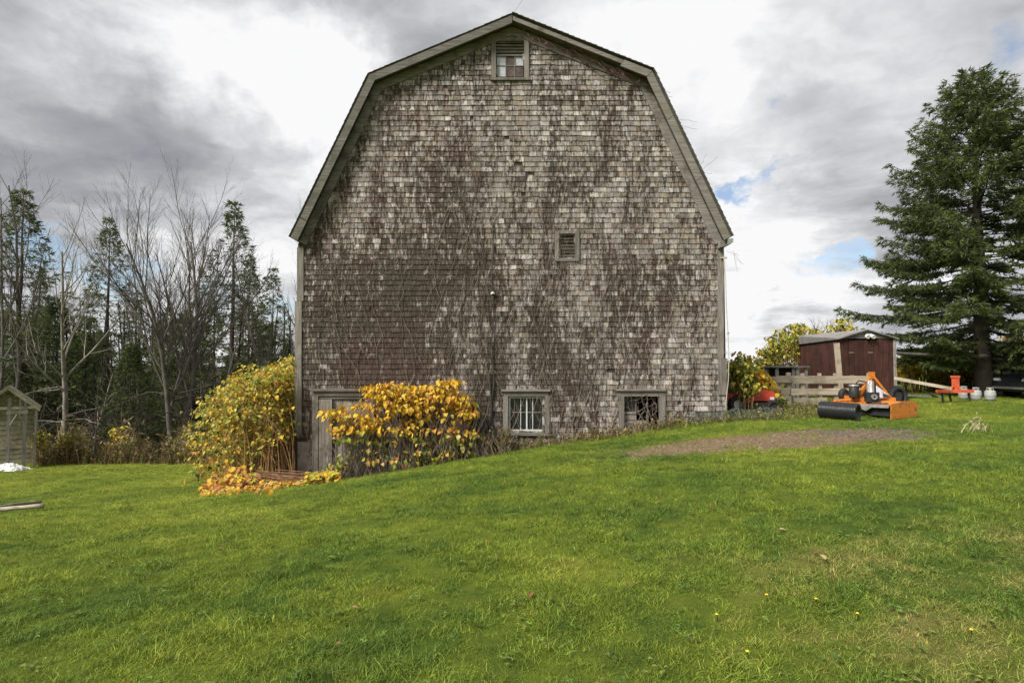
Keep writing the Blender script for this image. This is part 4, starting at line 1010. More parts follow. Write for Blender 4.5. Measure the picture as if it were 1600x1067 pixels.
def small_bush(name, label, px, ytop, Y, wpx, n, pal, size, per=9, seed_t=.35, cat='bush', n_single=0, group=None, y_spread=.6, stem_mat='stalk'):
    b = at_ground(px, Y, 0); o_ = thing(name, label, cat, tuple(b), group); st = []
    for _ in range(n):
        q = px + (random.gauss(0, wpx * .4) if wpx < 40 else U(-wpx, wpx)); q = max(px - wpx, min(px + wpx, q)); yy = Y + U(-y_spread, y_spread)
        k = math.sqrt(max(.08, 1 - ((q - px) / (wpx * 1.12)) ** 2)) * U(.5, 1.0)
        base = Vector(((px + (q - px) * .6 - 800) / F * yy, yy, 0)); base.z = g1(base.x, base.y) - .03
        tip = P(q, ytop, yy); tip.z = base.z + (tip.z - base.z) * k; st.append(arc(base, tip, .3))
    bush(o_, st, pal, size, per, seed_t, n_single, stem_mat); return o_
def pl(*groups):
    allc = [c for g in groups for c in g]; return lambda q, t: random.choice(allc)
small_bush('shrub', 'small bright yellow shrub at the edge of the wood', 186, 664, 22.3, 20, 22, pl(YG, YG, YEL), .12)
small_bush('shrub', 'olive goldenrod clump right beside the small frame shed', 62, 668, 21.0, 16, 30, pl(OLV, YG), .10)
small_bush('shrub', 'yellowish weed clump between the frame shed and the pale bare tree', 108, 676, 21.2, 16, 30, pl(OLV, YG[:3]), .10)
small_bush('shrub', 'yellow young tree standing behind the tall bush near the barn eave', 436, 560, 24.5, 22, 26, pl(YG, YEL), .13, 7)
small_bush('roof_leaves', 'yellow treetop peeping over the left roof edge of the barn', 478, 302, 17.5, 9, 14, pl(YG, YEL), .16, 9, .85)
# -- bushes on the right
def pal_mix(q, t):
    r = random.random(); return random.choice(YG) if r < .62 else random.choice(GRN) if r < .90 else random.choice(YEL)
small_bush('corner_bush', 'yellow and green bush at the right corner of the barn', 1158, 552, 14.6, 36, 64, pal_mix, .11, 20, .08, n_single=150)
small_bush('golden_branch', 'golden leafy branches hanging over the end of the plank fence', 1178, 580, 14.9, 34, 46, pl(YEL, YEL, YG[:3]), .13, 11, .7, n_single=100, y_spread=.3)
small_bush('hedge_bush', 'large yellow-green bush behind the left side of the shed', 1246, 503, 23.5, 66, 190, pal_mix, .13, 22, .15, y_spread=1.4)
small_bush('hedge_bush', 'yellow-green bush seen just above the shed roof', 1318, 492, 25.5, 46, 110, pal_mix, .13, 18, .2, y_spread=1.0)
def pal_dim(q, t):
    r = random.random(); return random.choice(OLV) if r < .12 else random.choice(YG) if r < .66 else random.choice(GRN) if r < .72 else random.choice(YEL)
for px, top, w, n, lab in ((1432, 540, 40, 110, 'yellow-green hedge bush right beside the shed'), (1490, 536, 36, 110, 'yellow-green hedge bush between shed and spruce trunk'), (1575, 522, 44, 70, 'orange-tinged bush behind the slatted shed on the right edge'), (1545, 575, 26, 60, 'brownish bush just right of the spruce trunk')):
    small_bush('hedge_bush', lab, px, top, 22.0 if px != 1575 else 27, w, n, pal_dim if px < 1500 else pl(ORN, OLV, BRN, YG[:2]), .13, 15, .15, y_spread=.9)

# ------------------------------------------------------------------ things on the right
# -- red-brown shed
s0 = at_ground(1352, 18.6, .1)
shed = thing('garden_shed', 'red-brown wooden shed with double doors and grey gable', 'shed', tuple(s0))
SYF, SYB = 17.9, 22.2
sx0, sx1 = P(1311, 560, SYF).x, P(1396, 560, SYF).x; sz0 = s0.z; sze = P(1350, 529, SYF).z; szp = P(1350, 516, SYF).z
xb0 = sx0 + .95                                    # the shed narrows in plan: its back left corner
nb = 11
for k in range(nb):                                # front boards
    xa, xb = sx0 + (sx1 - sx0) * k / nb, sx0 + (sx1 - sx0) * (k + 1) / nb
    if k in (2, 3, 4, 5, 6, 7): continue
    MB().box(((xa + xb) / 2, SYF + .02, (sz0 + sze) / 2), (xb - xa - .008, .04, sze - sz0)).build('plank', 'shed_board', shed)
for dlt, (ka, kb) in enumerate(((2, 5), (5, 8))):
    xa, xb = sx0 + (sx1 - sx0) * ka / nb, sx0 + (sx1 - sx0) * kb / nb
    dd = MB().box(((xa + xb) / 2, SYF + .02, (sz0 + sze) / 2), (xb - xa - .02, .03, sze - sz0 - .1)).build('door', 'shed_board', shed)
    for j in range(3):
        MB().box((xa + (xb - xa) * (j + .5) / 3, SYF - .006, (sz0 + sze) / 2), ((xb - xa) / 3 - .012, .018, sze - sz0 - .12)).build('plank', 'shed_board', dd)
    for zf in (.42, .78): MB().box((xa + (.07 if dlt == 0 else .20), SYF - .022, sz0 + (sze - sz0) * zf), (.15, .012, .025)).build('hinge', 'grey_metal', dd)
MB().box((sx0 + (sx1 - sx0) * .48, SYF - .022, sz0 + (sze - sz0) * .35), (.09, .014, .045)).build('latch', 'white_paint', shed)
nbk = 18
for k in range(nbk):                               # left side boards
    ya, yb = SYF + (SYB - SYF) * k / nbk, SYF + (SYB - SYF) * (k + 1) / nbk; xm = sx0 + (xb0 - sx0) * (k + .5) / nbk
    MB().box((xm + .02, (ya + yb) / 2, (sz0 + sze) / 2 - .02), (.04, (yb - ya) - .006, sze - sz0)).build('plank', 'shed_board', shed)
MB().box((sx1 - .03, (SYF + SYB) / 2 + .05, (sz0 + sze) / 2), (.04, SYB - SYF - .1, sze - sz0 - .02)).build('side_wall', 'shed_board', shed)
MB().box(((xb0 + sx1) / 2, SYB, (sz0 + sze) / 2), (sx1 - xb0, .04, sze - sz0)).build('back_wall', 'shed_board', shed)
MB().box((sx1 + .03, SYF - .01, (sz0 + sze) / 2), (.07, .07, sze - sz0)).build('corner_post', 'grey_post', shed)
xm = (sx0 + sx1) / 2
MB().prism([(sx0 - .02, sze + .004), (sx1 + .02, sze + .004), (xm, szp - .015)], SYF - .02, SYF + .03).build('gable', 'shed_gable', shed)
for xa, xbk in ((sx0 - .08, xb0 - .06), (sx1 + .12, sx1 + .12)):
    m1 = MB(); t_ = .035
    m1.add([(xa, SYF - .12, sze - .03), (xm, SYF - .12, szp), (xm, SYB + .1, szp), (xbk, SYB + .1, sze - .03), (xa, SYF - .12, sze - .03 + t_), (xm, SYF - .12, szp + t_), (xm, SYB + .1, szp + t_), (xbk, SYB + .1, sze - .03 + t_)],
           [(0, 1, 2, 3), (4, 7, 6, 5), (0, 4, 5, 1), (3, 2, 6, 7), (0, 3, 7, 4), (1, 5, 6, 2)]); m1.build('roof', 'shed_gable', shed)
lp = Vector((xm + .06, SYF - .08, sze + .10))
lamp = MB().box(lp, (.16, .05, .10)).build('floodlight', 'white_paint', shed)
for sg in (-1, 1): MB().lathe([(0, -.05), (.05, -.05), (.065, .05), (.05, .055), (0, .04)], 12, lp + Vector((sg * .09, -.05, -.04)), rotm(R(115), 'X')).build('lamp_head', 'white_plastic', lamp)
# leaning pale post before the shed
a, b = P(1307, 536, 16.6), P(1315, 612, 16.6); b.z = g1(b.x, b.y) - .05
o = root_mesh(MB().beam(b, a, .14, .07, up=(0, 1, 0)), 'leaning_post', 'fence_post', tuple(b)); tag(o, 'pale leaning timber post in front of the red-brown shed', 'post')
# -- plank fence
FY = 16.0; fb = at_ground(1285, FY, .05)
fence = thing('plank_fence', 'low fence of pale rough planks in front of the shed', 'fence', tuple(fb))
for xa, xb, ya, yb, q, m_ in ((1212, 1365, 587, 599, 0, 'fence_board'), (1236, 1345, 606.5, 616.5, .004, 'fence_board'), (1240, 1292, 621, 632, 0, 'fence_board'), (1205, 1236, 588, 597.5, -.05, 'fence_board'), (1196, 1220, 603, 609, .01, 'fence_board'), (1220, 1234, 606, 616, .02, 'fence_board'), (1212, 1232, 615, 623, .03, 'grey_board')):
    a, b = P(xa, (ya + yb) / 2 + U(-.6, .6), FY + q), P(xb, (ya + yb) / 2 + U(-.6, .6), FY + q); MB().beam(a, b, .04, (yb - ya) / 55.6).build('rail', m_, fence)
for px, top, w in ((1231.5, 582, 6), (1253, 583, 5.5), (1280, 583, 4.5), (1305.5, 583, 6), (1358, 583, 6)):
    a = P(px, top, FY + .07); b = Vector((a.x + U(-.02, .02), a.y, g1(a.x, a.y) - .2)); MB().beam(b, a, w / 55.6, .07, up=(0, 1, 0)).build('post', 'fence_post', fence)
# -- grey hutch behind the fence
hb = at_ground(1237, 18.6, .02); hut = thing('hutch', 'grey open-fronted wooden hutch behind the plank fence', 'hutch', tuple(hb))
x0, x1 = P(1212, 580, 18.4).x, P(1261, 580, 18.4).x; zt, zm = P(1230, 573, 18.4).z, P(1230, 590, 18.4).z
MB().box(((x0 + x1) / 2, 18.75, zt), (x1 - x0 + .1, .9, .05)).build('top', 'shed_gable', hut)
for x in (x0 + .04, x0 + (x1 - x0) * .56, x0 + (x1 - x0) * .68, x1 - .04): MB().box((x, 18.4, (zt + hb.z) / 2), (.09, .06, zt - hb.z - .052)).build('post', 'grey_post', hut)
for x in (x0 + .04, x1 - .04): MB().box((x, 19.1, (zt + hb.z) / 2), (.09, .06, zt - hb.z - .052)).build('post', 'grey_post', hut)
MB().box(((x0 + x1) / 2, 18.8, zm), (x1 - x0 - .2, .66, .04)).build('shelf', 'grey_board', hut); MB().box(((x0 + x1) / 2, 19.15, (zt + zm) / 2), (x1 - x0, .03, zt - zm - .06)).build('back_panel', 'sheathing', hut)
# -- red lawn tractor
tb = at_ground(1180, 14.6, 0); tx, ty, tz = tb
tract = thing('lawn_tractor', 'small red lawn tractor half hidden by leaves at the barn corner', 'lawn tractor', tuple(tb))
m1 = MB(); m1.prism([(tx - .22, tz + .30), (tx + .36, tz + .30), (tx + .40, tz + .36), (tx + .37, tz + .52), (tx + .2, tz + .57), (tx - .22, tz + .58)], ty - .22, ty + .24); m1.build('hood', 'red_paint', tract)
m1 = MB(); m1.prism([(tx - .85, tz + .26), (tx - .22, tz + .26), (tx - .24, tz + .34), (tx - .42, tz + .36), (tx - .5, tz + .48), (tx - .86, tz + .50)], ty - .3, ty + .3); m1.build('fender', 'red_paint', tract)
m1 = MB(); m1.prism([(tx - .45, tz + .12), (tx + .30, tz + .12), (tx + .52, tz + .20), (tx + .34, tz + .26), (tx - .40, tz + .26)], ty - .42, ty + .40); m1.build('mower_deck', 'dark_metal', tract)
m1 = MB(); m1.prism([(tx - .80, tz + .505), (tx - .48, tz + .505), (tx - .46, tz + .56), (tx - .70, tz + .60), (tx - .78, tz + .92), (tx - .86, tz + .90)], ty - .2, ty + .2); m1.build('seat', 'black_plastic', tract)
m1 = MB(); m1.tube([(tx - .12, ty, tz + .57), (tx - .24, ty, tz + .82)], .02, 6); rr = rotm(R(-26), 'Y')
m1.tube([Vector((tx - .24, ty, tz + .83)) + rr @ Vector((.17 * math.cos(a), .17 * math.sin(a), 0)) for a in np.linspace(0, 6.283, 19)], .016, 6); m1.build('steering_wheel', 'black_plastic', tract)
for wx, wr in ((-.62, .22), (.26, .16)):
    for sg in (-1, 1):
        w_ = MB().lathe([(wr * .55, -.08), (wr * .95, -.08), (wr, -.05), (wr, .05), (wr * .95, .08), (wr * .55, .08)], 20, (tx + wx, ty + sg * .36, tz + wr), rotm(R(90), 'X'), closed=True).build('wheel', 'black_rubber', tract, True)
        MB().lathe([(0, -.03), (wr * .55, -.04), (wr * .56, .04), (0, .03)], 14, (tx + wx, ty + sg * .36, tz + wr), rotm(R(90), 'X')).build('rim', 'white_paint', w_)
MB().box((tx + .30, ty - .24, tz + .36), (.10, .03, .07)).build('headlight', 'white_plastic', tract)
# -- coil of wire fencing lying flat
wb = at_ground(1150, 13.0, 0); mb = MB()
for k in range(17):
    x = wb.x - .95 + k * .118; r = .16 + .03 * math.sin(k)
    ring = []
    for j in range(13):
        a = 6.283 * j / 12; yy = wb.y + .05 + math.cos(a) * r * 1.5; ring.append((x + U(-.03, .03), yy, g1(x, yy) + .02 + r * .62 * (1 + math.sin(a)) + U(-.015, .015)))
    mb.tube(ring, .0045, 3, cap=False)
for j in range(14):
    a = 6.283 * j / 14; ln = []
    for k in range(9):
        x = wb.x - 1.0 + k * .25; r = .16 + .03 * math.sin(k * 2); yy = wb.y + .05 + math.cos(a + k * .12) * r * 1.5; ln.append((x, yy, g1(x, yy) + .02 + r * .62 * (1 + math.sin(a + k * .12)) + U(-.02, .02)))
    mb.tube(ln, .0045, 3, cap=False)
o = root_mesh(mb, 'wire_fencing', 'wire', tuple(wb)); tag(o, 'loose roll of green-grey wire fencing lying by the right barn corner', 'wire roll')

# -- orange tractor mower
c0 = P(1391, 652, 12.6); c0.z = g1(c0.x, c0.y)
uax, vax = Vector((-.34, .94, 0)), Vector((.94, .34, 0))
def ML(u, v, z): return c0 + uax * u + vax * v + Vector((0, 0, z))
mow = thing('tractor_mower', 'orange tractor-mounted mower with tall hitch frame on the lawn', 'mower', tuple(c0))
def slab(poly, t, name, mat, parent, nrm=None):
    """3D polygon given thickness"""
    p = [Vector(q) for q in poly]; n = (p[1] - p[0]).cross(p[2] - p[0]).normalized() * t; k = len(p); m1 = MB()
    m1.add(p + [q + n for q in p], [tuple(range(k))[::-1], tuple(range(k, 2 * k))] + [(i, (i + 1) % k, k + (i + 1) % k, k + i) for i in range(k)])
    return m1.build(name, mat, parent)
slab([ML(0, 0.0, .01), ML(0, .80, .05), ML(0, .88, .30), ML(0, .72, .40), ML(0, .45, .40), ML(0, .02, .34)], .02, 'side_plate', 'orange_paint', mow)
sp2 = slab([ML(1.55, 0.05, .03), ML(1.55, .85, .03), ML(1.55, .85, .32), ML(1.55, .05, .32)], .02, 'side_plate', 'orange_paint', mow)
slab([ML(.02, .03, .30), ML(.02, .40, .375), ML(1.53, .40, .345), ML(1.53, .03, .27)], .02, 'deck', 'orange_paint', mow)
slab([ML(.02, .41, .375), ML(.02, .86, .30), ML(1.53, .86, .27), ML(1.53, .41, .345)], .02, 'deck', 'orange_paint', mow)
slab([ML(.03, .025, .315), ML(1.53, .025, .285), ML(1.53, .0, .225), ML(.75, .0, .205), ML(.58, .0, .15), ML(.42, .0, .24), ML(.03, .0, .25)], .012, 'front_lip', 'grey_metal', mow)
slab([ML(.03, .10, .28), ML(1.5, .10, .25), ML(1.5, .12, .06), ML(.03, .12, .06)], .01, 'rubber_curtain', 'black_rubber', mow)
for j in range(9): MB().box(ML(.0, .06 + .085 * j, .055 + .004 * j) - uax * .012, (.022, .022, .022)).build('bolt', 'rust_metal', mow)
ap = ML(.75, .42, .96); ft1, ft2, ft3 = ML(.55, .80, .36), ML(1.0, .22, .36), ML(.66, .30, .36)
MB().beam(ft1, ap, .05, .13, up=(0, 1, 0)).build('hitch_leg', 'orange_paint', mow); MB().beam(ft2, ap, .05, .09, up=(0, 1, 0)).build('hitch_leg', 'orange_paint', mow)
MB().box(ap + Vector((.01, 0, 0)), (.10, .10, .17)).build('hitch_head', 'orange_paint', mow)
MB().beam(ML(.50, .84, .40), ML(.98, .16, .40), .12, .09).build('hitch_beam', 'orange_paint', mow)
pnl = slab([ft1 + Vector((-.04, -.04, .08)), ft1.lerp(ap, .50) + Vector((-.06, -.05, -.02)), ML(.62, .40, .72), ML(.58, .36, .43)], .012, 'guard_panel', 'pale_blue_plastic', mow)
slab([ft1 + Vector((-.08, -.08, .11)), ft1.lerp(ap, .34) + Vector((-.10, -.08, 0)), ML(.55, .52, .62), ML(.53, .50, .46)], .01, 'decal', 'black_plastic', pnl)
gb = MB(); gb.box(ML(.55, .16, .47), (.26, .24, .22), rotm(R(-20))); gearb = gb.build('gearbox', 'black_plastic', mow)
dirc = Vector((-.25, -1, .0)).normalized(); q_ = Vector((0, 0, 1)).rotation_difference(dirc).to_matrix()
MB().lathe([(.025, 0), (.062, 0), (.062, .05), (.025, .05)], 16, ML(.55, .16, .48) + dirc * .13, q_, closed=True).build('shaft_ring', 'grey_metal', gearb)
MB().tube([ML(.60, .20, .52), ML(.66, .26, .66), ML(.70, .32, .82)], [.07, .085, .075], 12).build('drive_shaft', 'grey_metal', mow)
can = MB(); can.lathe([(0, -.13), (.10, -.13), (.11, -.10), (.11, .10), (.10, .125), (0, .13)], 18, ML(.95, .10, .56)); can.build('canister', 'dark_metal', mow, True)
MB().lathe([(0, .131), (.105, .131), (.115, .15), (.10, .18), (0, .19)], 18, ML(.95, .10, .56)).build('canister_lid', 'grey_metal', mow, True)
MB().beam(ML(1.45, .36, .42), ML(.85, .30, .42), .09, .07).build('wheel_arm', 'orange_paint', mow)
MB().beam(ML(1.5, .10, .33), ML(1.05, .20, .40), .05, .05).build('brace', 'orange_paint', mow)
wh = MB().lathe([(.05, -.06), (.13, -.06), (.15, -.03), (.15, .03), (.13, .06), (.05, .06)], 20, ML(1.46, .38, .48), rotm(R(90), 'X') @ rotm(R(25), 'Y'), closed=True).build('gauge_wheel', 'black_rubber', mow, True)
MB().lathe([(0, -.04), (.06, -.045), (.06, .045), (0, .04)], 12, ML(1.46, .38, .48), rotm(R(90), 'X') @ rotm(R(25), 'Y')).build('hub', 'grey_metal', wh)
ch = MB()
for j in range(16): ch.lathe([(.012, -.006), (.022, -.006), (.022, .006), (.012, .006)], 7, ML(.55 - j * .028, .06 + .02 * math.sin(j), .345), rotm(U(0, 3), 'X'), closed=True)
ch.build('chain', 'rust_metal', mow)
MB().tube([ML(.95, .12, .72), ML(.9, .2, .84), ML(.8, .30, .80), ML(.72, .36, .62), ML(.7, .45, .46)], .016, 6).build('hose', 'black_rubber', mow, True)
for j in range(7):
    MB().lathe([(0, 0), (.016, 0), (.016, .014), (0, .016)], 6, ML(.12 + .2 * j, .10, .335 - .004 * j)).build('bolt', 'rust_metal', mow)
for tz in (.3, .55, .8): MB().lathe([(0, -.035), (.02, -.035), (.02, .035), (0, .035)], 8, ft1.lerp(ap, tz), rotm(R(90), 'X')).build('pin', 'rust_metal', mow)
# -- corrugated pipe
pe, pf = P(1341.5, 641, 12.15), P(1282, 637, 12.75); pe.z = g1(pe.x, pe.y) + .195; pf.z = g1(pf.x, pf.y) + .195
ax = (pf - pe); ln = ax.length; q_ = Vector((0, 0, 1)).rotation_difference(ax.normalized()).to_matrix(); pr_ = []
k = 26
for i in range(k):
    z = ln * i / k; s = ln / k; pr_ += [(.168, z), (.190, z + s * .22), (.192, z + s * .5), (.168, z + s * .75)]
pr_ += [(.168, ln), (.152, ln), (.152, 0)]
pipe = root_mesh(MB().lathe(pr_, 28, pe, q_, closed=True), 'corrugated_pipe', 'black_plastic', tuple(pe - Vector((0, 0, .195))), True); tag(pipe, 'black corrugated plastic pipe lying in front of the orange mower', 'pipe')
# -- old tyre, planks and rail by the shed
def tyre(name, label, c, r, rot_):
    o_ = thing(name, label, 'tyre', tuple(c)); w = r * .42; cc = Vector(c) + Vector((0, 0, r))
    MB().lathe([(r * .60, -w * .5), (r * .86, -w * .55), (r * .97, -w * .42), (r, 0), (r * .97, w * .42), (r * .86, w * .55), (r * .60, w * .5), (r * .66, 0)], 28, cc, rot_, closed=True).build('tyre_wall', 'black_rubber', o_, True)
    tm = MB()
    for j in range(24):
        a = 6.283 * j / 24; tm.box(cc + rot_ @ Vector((math.cos(a) * r, math.sin(a) * r, 0)), (r * .12, r * .06, w * .9), rot_ @ rotm(a))
    tm.build('tread', 'black_rubber', o_); MB().lathe([(0, -.02), (r * .3, -.03), (r * .58, -w * .3), (r * .60, w * .3), (r * .3, .03), (0, .02)], 20, cc, rot_).build('rim', 'dark_metal', o_, True)
    return o_
b = at_ground(1401, 15.4, .02); tyre('old_tyre', 'black tyre standing between the orange mower and the shed', b, .29, rotm(R(84), 'X') @ rotm(R(15), 'Y'))
a, b = P(1398, 591, 16.4), P(1486, 607, 16.4); o = root_mesh(MB().beam(a, b, .05, .09), 'sloping_plank', 'fence_board', tuple(b)); tag(o, 'long weathered plank sloping down from the shed towards the red implement', 'plank')
a, b = P(1390, 616, 15.9), P(1470, 620, 16.4); o = root_mesh(MB().beam(a, b, .05, .05), 'ground_rail', 'grey_post', tuple(a)); tag(o, 'thin grey rail lying low behind the orange mower', 'rail')
a, b = P(1441, 610, 16.2), P(1466, 621, 16.3); o = root_mesh(MB().beam(a, b, .03, .03), 'metal_bar', 'dark_metal', tuple(b)); tag(o, 'dark metal bar slanting under the sloping plank', 'bar')
a, b = P(1398, 551.5, 20.4), P(1542, 556, 18.6); mb = MB(); mb.tube([a, (a + b) / 2 + Vector((0, 0, -.03)), b], .055, 7); o = root_mesh(mb, 'hedge_rail', 'grey_post', tuple(b), True); tag(o, 'grey pole fixed level between the shed and the spruce trunk', 'rail')
# -- red three-point implement
ib = at_ground(1492, 16.6, 0); imp = thing('farm_implement', 'orange-red farm implement with upright post on a low bar', 'implement', tuple(ib))
a, b = P(1464, 611.5, 16.6), P(1520, 611, 16.6); MB().beam(a, b, .11, .09).build('tool_bar', 'orange_red_paint', imp)
t_, u_ = P(1492.5, 587.5, 16.65), P(1493.5, 610, 16.65); MB().beam(u_, t_, .14, .12, up=(0, 1, 0)).build('upright_post', 'orange_red_paint', imp)
MB().box(t_ + Vector((0, 0, -.02)), (.18, .15, .06)).build('post_cap', 'orange_red_paint', imp); MB().beam(P(1480, 610, 16.55), P(1490, 603, 16.6), .04, .04).build('brace', 'orange_red_paint', imp); MB().beam(P(1503, 610, 16.55), P(1496, 603, 16.6), .04, .04).build('brace', 'orange_red_paint', imp)
for px in (1471, 1483, 1513):
    a = P(px, 612, 16.62); MB().beam((a.x + .05, a.y, g1(a.x, a.y)), a, .035, .05, up=(0, 1, 0)).build('tine', 'dark_metal', imp)
# -- gas cylinders
def gas_tank(label, px, Y, h, first=None):
    b = at_ground(px, Y, 0); k = h / .46
    if first is None:
        o_ = thing('gas_cylinder', label, 'gas cylinder', (0, 0, 0), 'propane cylinders by the spruce')
        MB().lathe([(.0, .03), (.10, .03), (.14, .05), (.155, .09), (.157, .20), (.159, .205), (.157, .21), (.155, .30), (.14, .345), (.09, .37), (.03, .38), (0, .38)], 24, (0, 0, 0)).build('vessel', 'tank_paint', o_, True)
        MB().lathe([(.10, 0), (.105, 0), (.11, .05), (.10, .05)], 20, (0, 0, 0), closed=True).build('foot_ring', 'tank_paint', o_, True)
        m1 = MB()
        for a in (.2, 1.77, 3.34, 4.91):
            m1.box((.085 * math.cos(a), .085 * math.sin(a), .40), (.014, .06, .07), rotm(a))
        m1.lathe([(.075, .43), (.095, .43), (.098, .445), (.095, .46), (.075, .46)], 20, (0, 0, 0), closed=True); m1.build('collar', 'tank_paint', o_)
        MB().lathe([(0, .375), (.02, .375), (.018, .41), (.026, .415), (.026, .44), (0, .44)], 10).build('valve', 'grey_metal', o_)
    else: o_ = copy_tree(first)
    o_.location = b; o_.scale = (k,) * 3; o_['label'] = label; o_.rotation_euler = (0, 0, U(0, 3)); return o_
t1 = gas_tank('grey gas cylinder nearest the right edge, standing free of the others', 1545, 16.9, .41)
gas_tank('grey gas cylinder next to the right end of the orange-red implement', 1523, 17.1, .40, t1); gas_tank('grey gas cylinder mostly hidden behind the orange-red implement', 1504, 17.5, .42, t1)
# -- slatted shed at the right edge
wb_ = at_ground(1600, 20.5, .05); ws = thing('slatted_shed', 'dark slatted timber shed with low roof at the right picture edge', 'shed', tuple(wb_))
x0, x1 = P(1549, 560, 20.2).x, P(1549, 560, 20.2).x + 4.2
for k in range(13):
    z = wb_.z + .08 + k * .125; MB().box(((x0 + x1) / 2 + U(-.04, .04), 20.2 + U(-.02, .02), z), (x1 - x0, .03, .085)).build('slat', 'dark_slat' if k % 2 else 'grey_board', ws)
for x in (x0 + .06, (x0 + x1) / 2, x1 - .06): MB().box((x, 20.30, wb_.z + .85), (.1, .1, 1.7)).build('post', 'dark_slat', ws)
m1 = MB(); m1.prism([(x0 - .25, wb_.z + 1.60), (x1 + .2, wb_.z + 2.15), (x1 + .2, wb_.z + 2.23), (x0 - .25, wb_.z + 1.68)], 19.9, 23.4); m1.build('roof', 'dark_slat', ws)
MB().box(((x0 + x1) / 2, 23.2, wb_.z + .8), (x1 - x0, .04, 1.6)).build('back_wall', 'dark_slat', ws)
# -- parked car, nose at the picture edge
cb = at_ground(1660, 18.2, 0); cxn = P(1576, 610, 18.2).x
car = thing('parked_car', 'dark parked car whose nose shows at the right picture edge', 'car', tuple(cb)); zc = cb.z
def cz(x, z): return (cxn + x, zc + z)
secs = [(-.82, .0), (-.70, .04), (.70, .04), (.82, .0)]
m1 = MB(); body = [(0, .32), (.02, .22), (.45, .20), (4.0, .20), (4.25, .28), (4.27, .62), (4.15, .78), (3.6, .86), (1.25, .84), (.7, .78), (.25, .66), (.05, .52)]
vs_, fs = [], []; n = len(body)
for j, (yy, ins) in enumerate(secs):
    for x, z in body:
        xx = x + (ins if j in (0, 3) else 0); f = .94 if j in (0, 3) and z > .7 else 1
        bulge = -.08 * (1 - abs(yy) / .82) if x < .3 else 0; vs_.append((cxn + xx + bulge + (.06 if j in (0, 3) and x < .2 else 0), 18.2 + yy, zc + z * f))
for j in range(3):
    for i in range(n): fs.append((j * n + i, j * n + (i + 1) % n, (j + 1) * n + (i + 1) % n, (j + 1) * n + i))
fs += [tuple(range(n)), tuple(range(3 * n, 4 * n))[::-1]]; m1.add(vs_, fs); m1.build('body', 'car_paint', car)
cab = [(1.15, .85), (1.85, 1.34), (3.1, 1.38), (3.75, .87)]; m1 = MB(); m1.add([(cxn + x, 18.2 + sy * (.74 if z < 1 else .58), zc + z) for sy in (-1, 1) for x, z in cab], [(0, 1, 2, 3), (7, 6, 5, 4), (0, 4, 5, 1), (1, 5, 6, 2), (2, 6, 7, 3)]); m1.build('cabin', 'car_paint', car)
m1 = MB(); m1.add([(cxn + x, 18.2 + yy, zc + z) for x, yy, z in ((1.17, -.68, .88), (1.80, -.54, 1.31), (1.80, .54, 1.31), (1.17, .68, .88))], [(0, 1, 2, 3)]); ob = m1.build('windscreen', 'black_plastic', car); ob.location = (-.012, 0, .012)
slab([(cxn + 1.3, 17.455, zc + .9), (cxn + 3.5, 17.455, zc + .9), (cxn + 3.05, 17.60, zc + 1.32), (cxn + 1.88, 17.60, zc + 1.30)], .008, 'side_window', 'black_plastic', car)
for wx in (.78, 3.4):
    for sg in (-1, 1):
        w_ = MB().lathe([(.18, -.1), (.29, -.1), (.31, -.06), (.31, .06), (.29, .1), (.18, .1)], 24, (cxn + wx, 18.2 + sg * .76, zc + .31), rotm(R(90), 'X'), closed=True).build('wheel', 'black_rubber', car, True)
        MB().lathe([(0, -.09), (.10, -.08), (.18, -.095), (.18, .095), (.10, .08), (0, .09)], 16, (cxn + wx, 18.2 + sg * .76, zc + .31), rotm(R(90), 'X')).build('rim', 'grey_metal', w_, True)
for sg in (-1, 1): MB().box((cxn + .10, 18.2 + sg * .56, zc + .56), (.12, .26, .10), rotm(R(35), 'Y')).build('headlight', 'white_plastic', car)
MB().box((cxn - .02, 18.2, zc + .33), (.10, 1.3, .07)).build('bumper', 'grey_metal', car)

# ------------------------------------------------------------------ things on the left
# -- small frame shed
gz_ = at_ground(20, 19.6, .05); fsd = thing('frame_shed', 'small weathered board shed with open front frame at the left edge', 'shed', tuple(gz_))
FY0, FY1 = 19.3, 20.9; pxr = P(47, 650, FY0).x; wdt = 2.5; pxl = pxr - wdt; xm = P(1, 610, FY0).x; ze = P(47, 638, FY0).z; zp = P(1, 606, FY0).z; z0 = gz_.z
def roofz(x): return ze + (zp - ze) * (1 - abs(x - xm) / (pxr - xm))
nbd = int((zp - z0) / .17)
for k in range(nbd):
    z = z0 + .1 + k * .17; xr = pxr - .02; xl = 2 * xm - pxr + .02
    if z + .16 > ze:
        hw = max(0, (zp - z - .17) / (zp - ze) * (pxr - xm)); xl, xr = xm - hw, xm + hw
    if xr - xl < .15: continue
    MB().box(((xl + xr) / 2, FY1 + U(-.008, .008), z + .08), (xr - xl, .03, .145), rotm(R(-9), 'X')).build('board', 'grey_board', fsd)
    if z + .16 < ze: MB().box((pxr, (FY0 + FY1) / 2, z + .08), (.025, FY1 - FY0 - .1, .155)).build('board', 'grey_board', fsd)
MB().box((pxr, FY0, (z0 + ze) / 2), (.09, .09, ze - z0)).build('post', 'grey_post', fsd); MB().box((2 * xm - pxr, FY0, (z0 + ze) / 2), (.09, .09, ze - z0)).build('post', 'grey_post', fsd)
xd0, xd1 = P(3, 650, FY0).x, P(29, 650, FY0).x; zd = P(20, 645, FY0).z
for x in (xd0, xd1): MB().box((x, FY0 - .03, (z0 + zd) / 2 + .2), (.12, .08, zd - z0 + .6)).build('door_post', 'grey_post', fsd)
MB().box(((xd0 + xd1) / 2, FY0 - .05, zd), (xd1 - xd0 + .2, .05, .11)).build('door_header', 'grey_board', fsd)
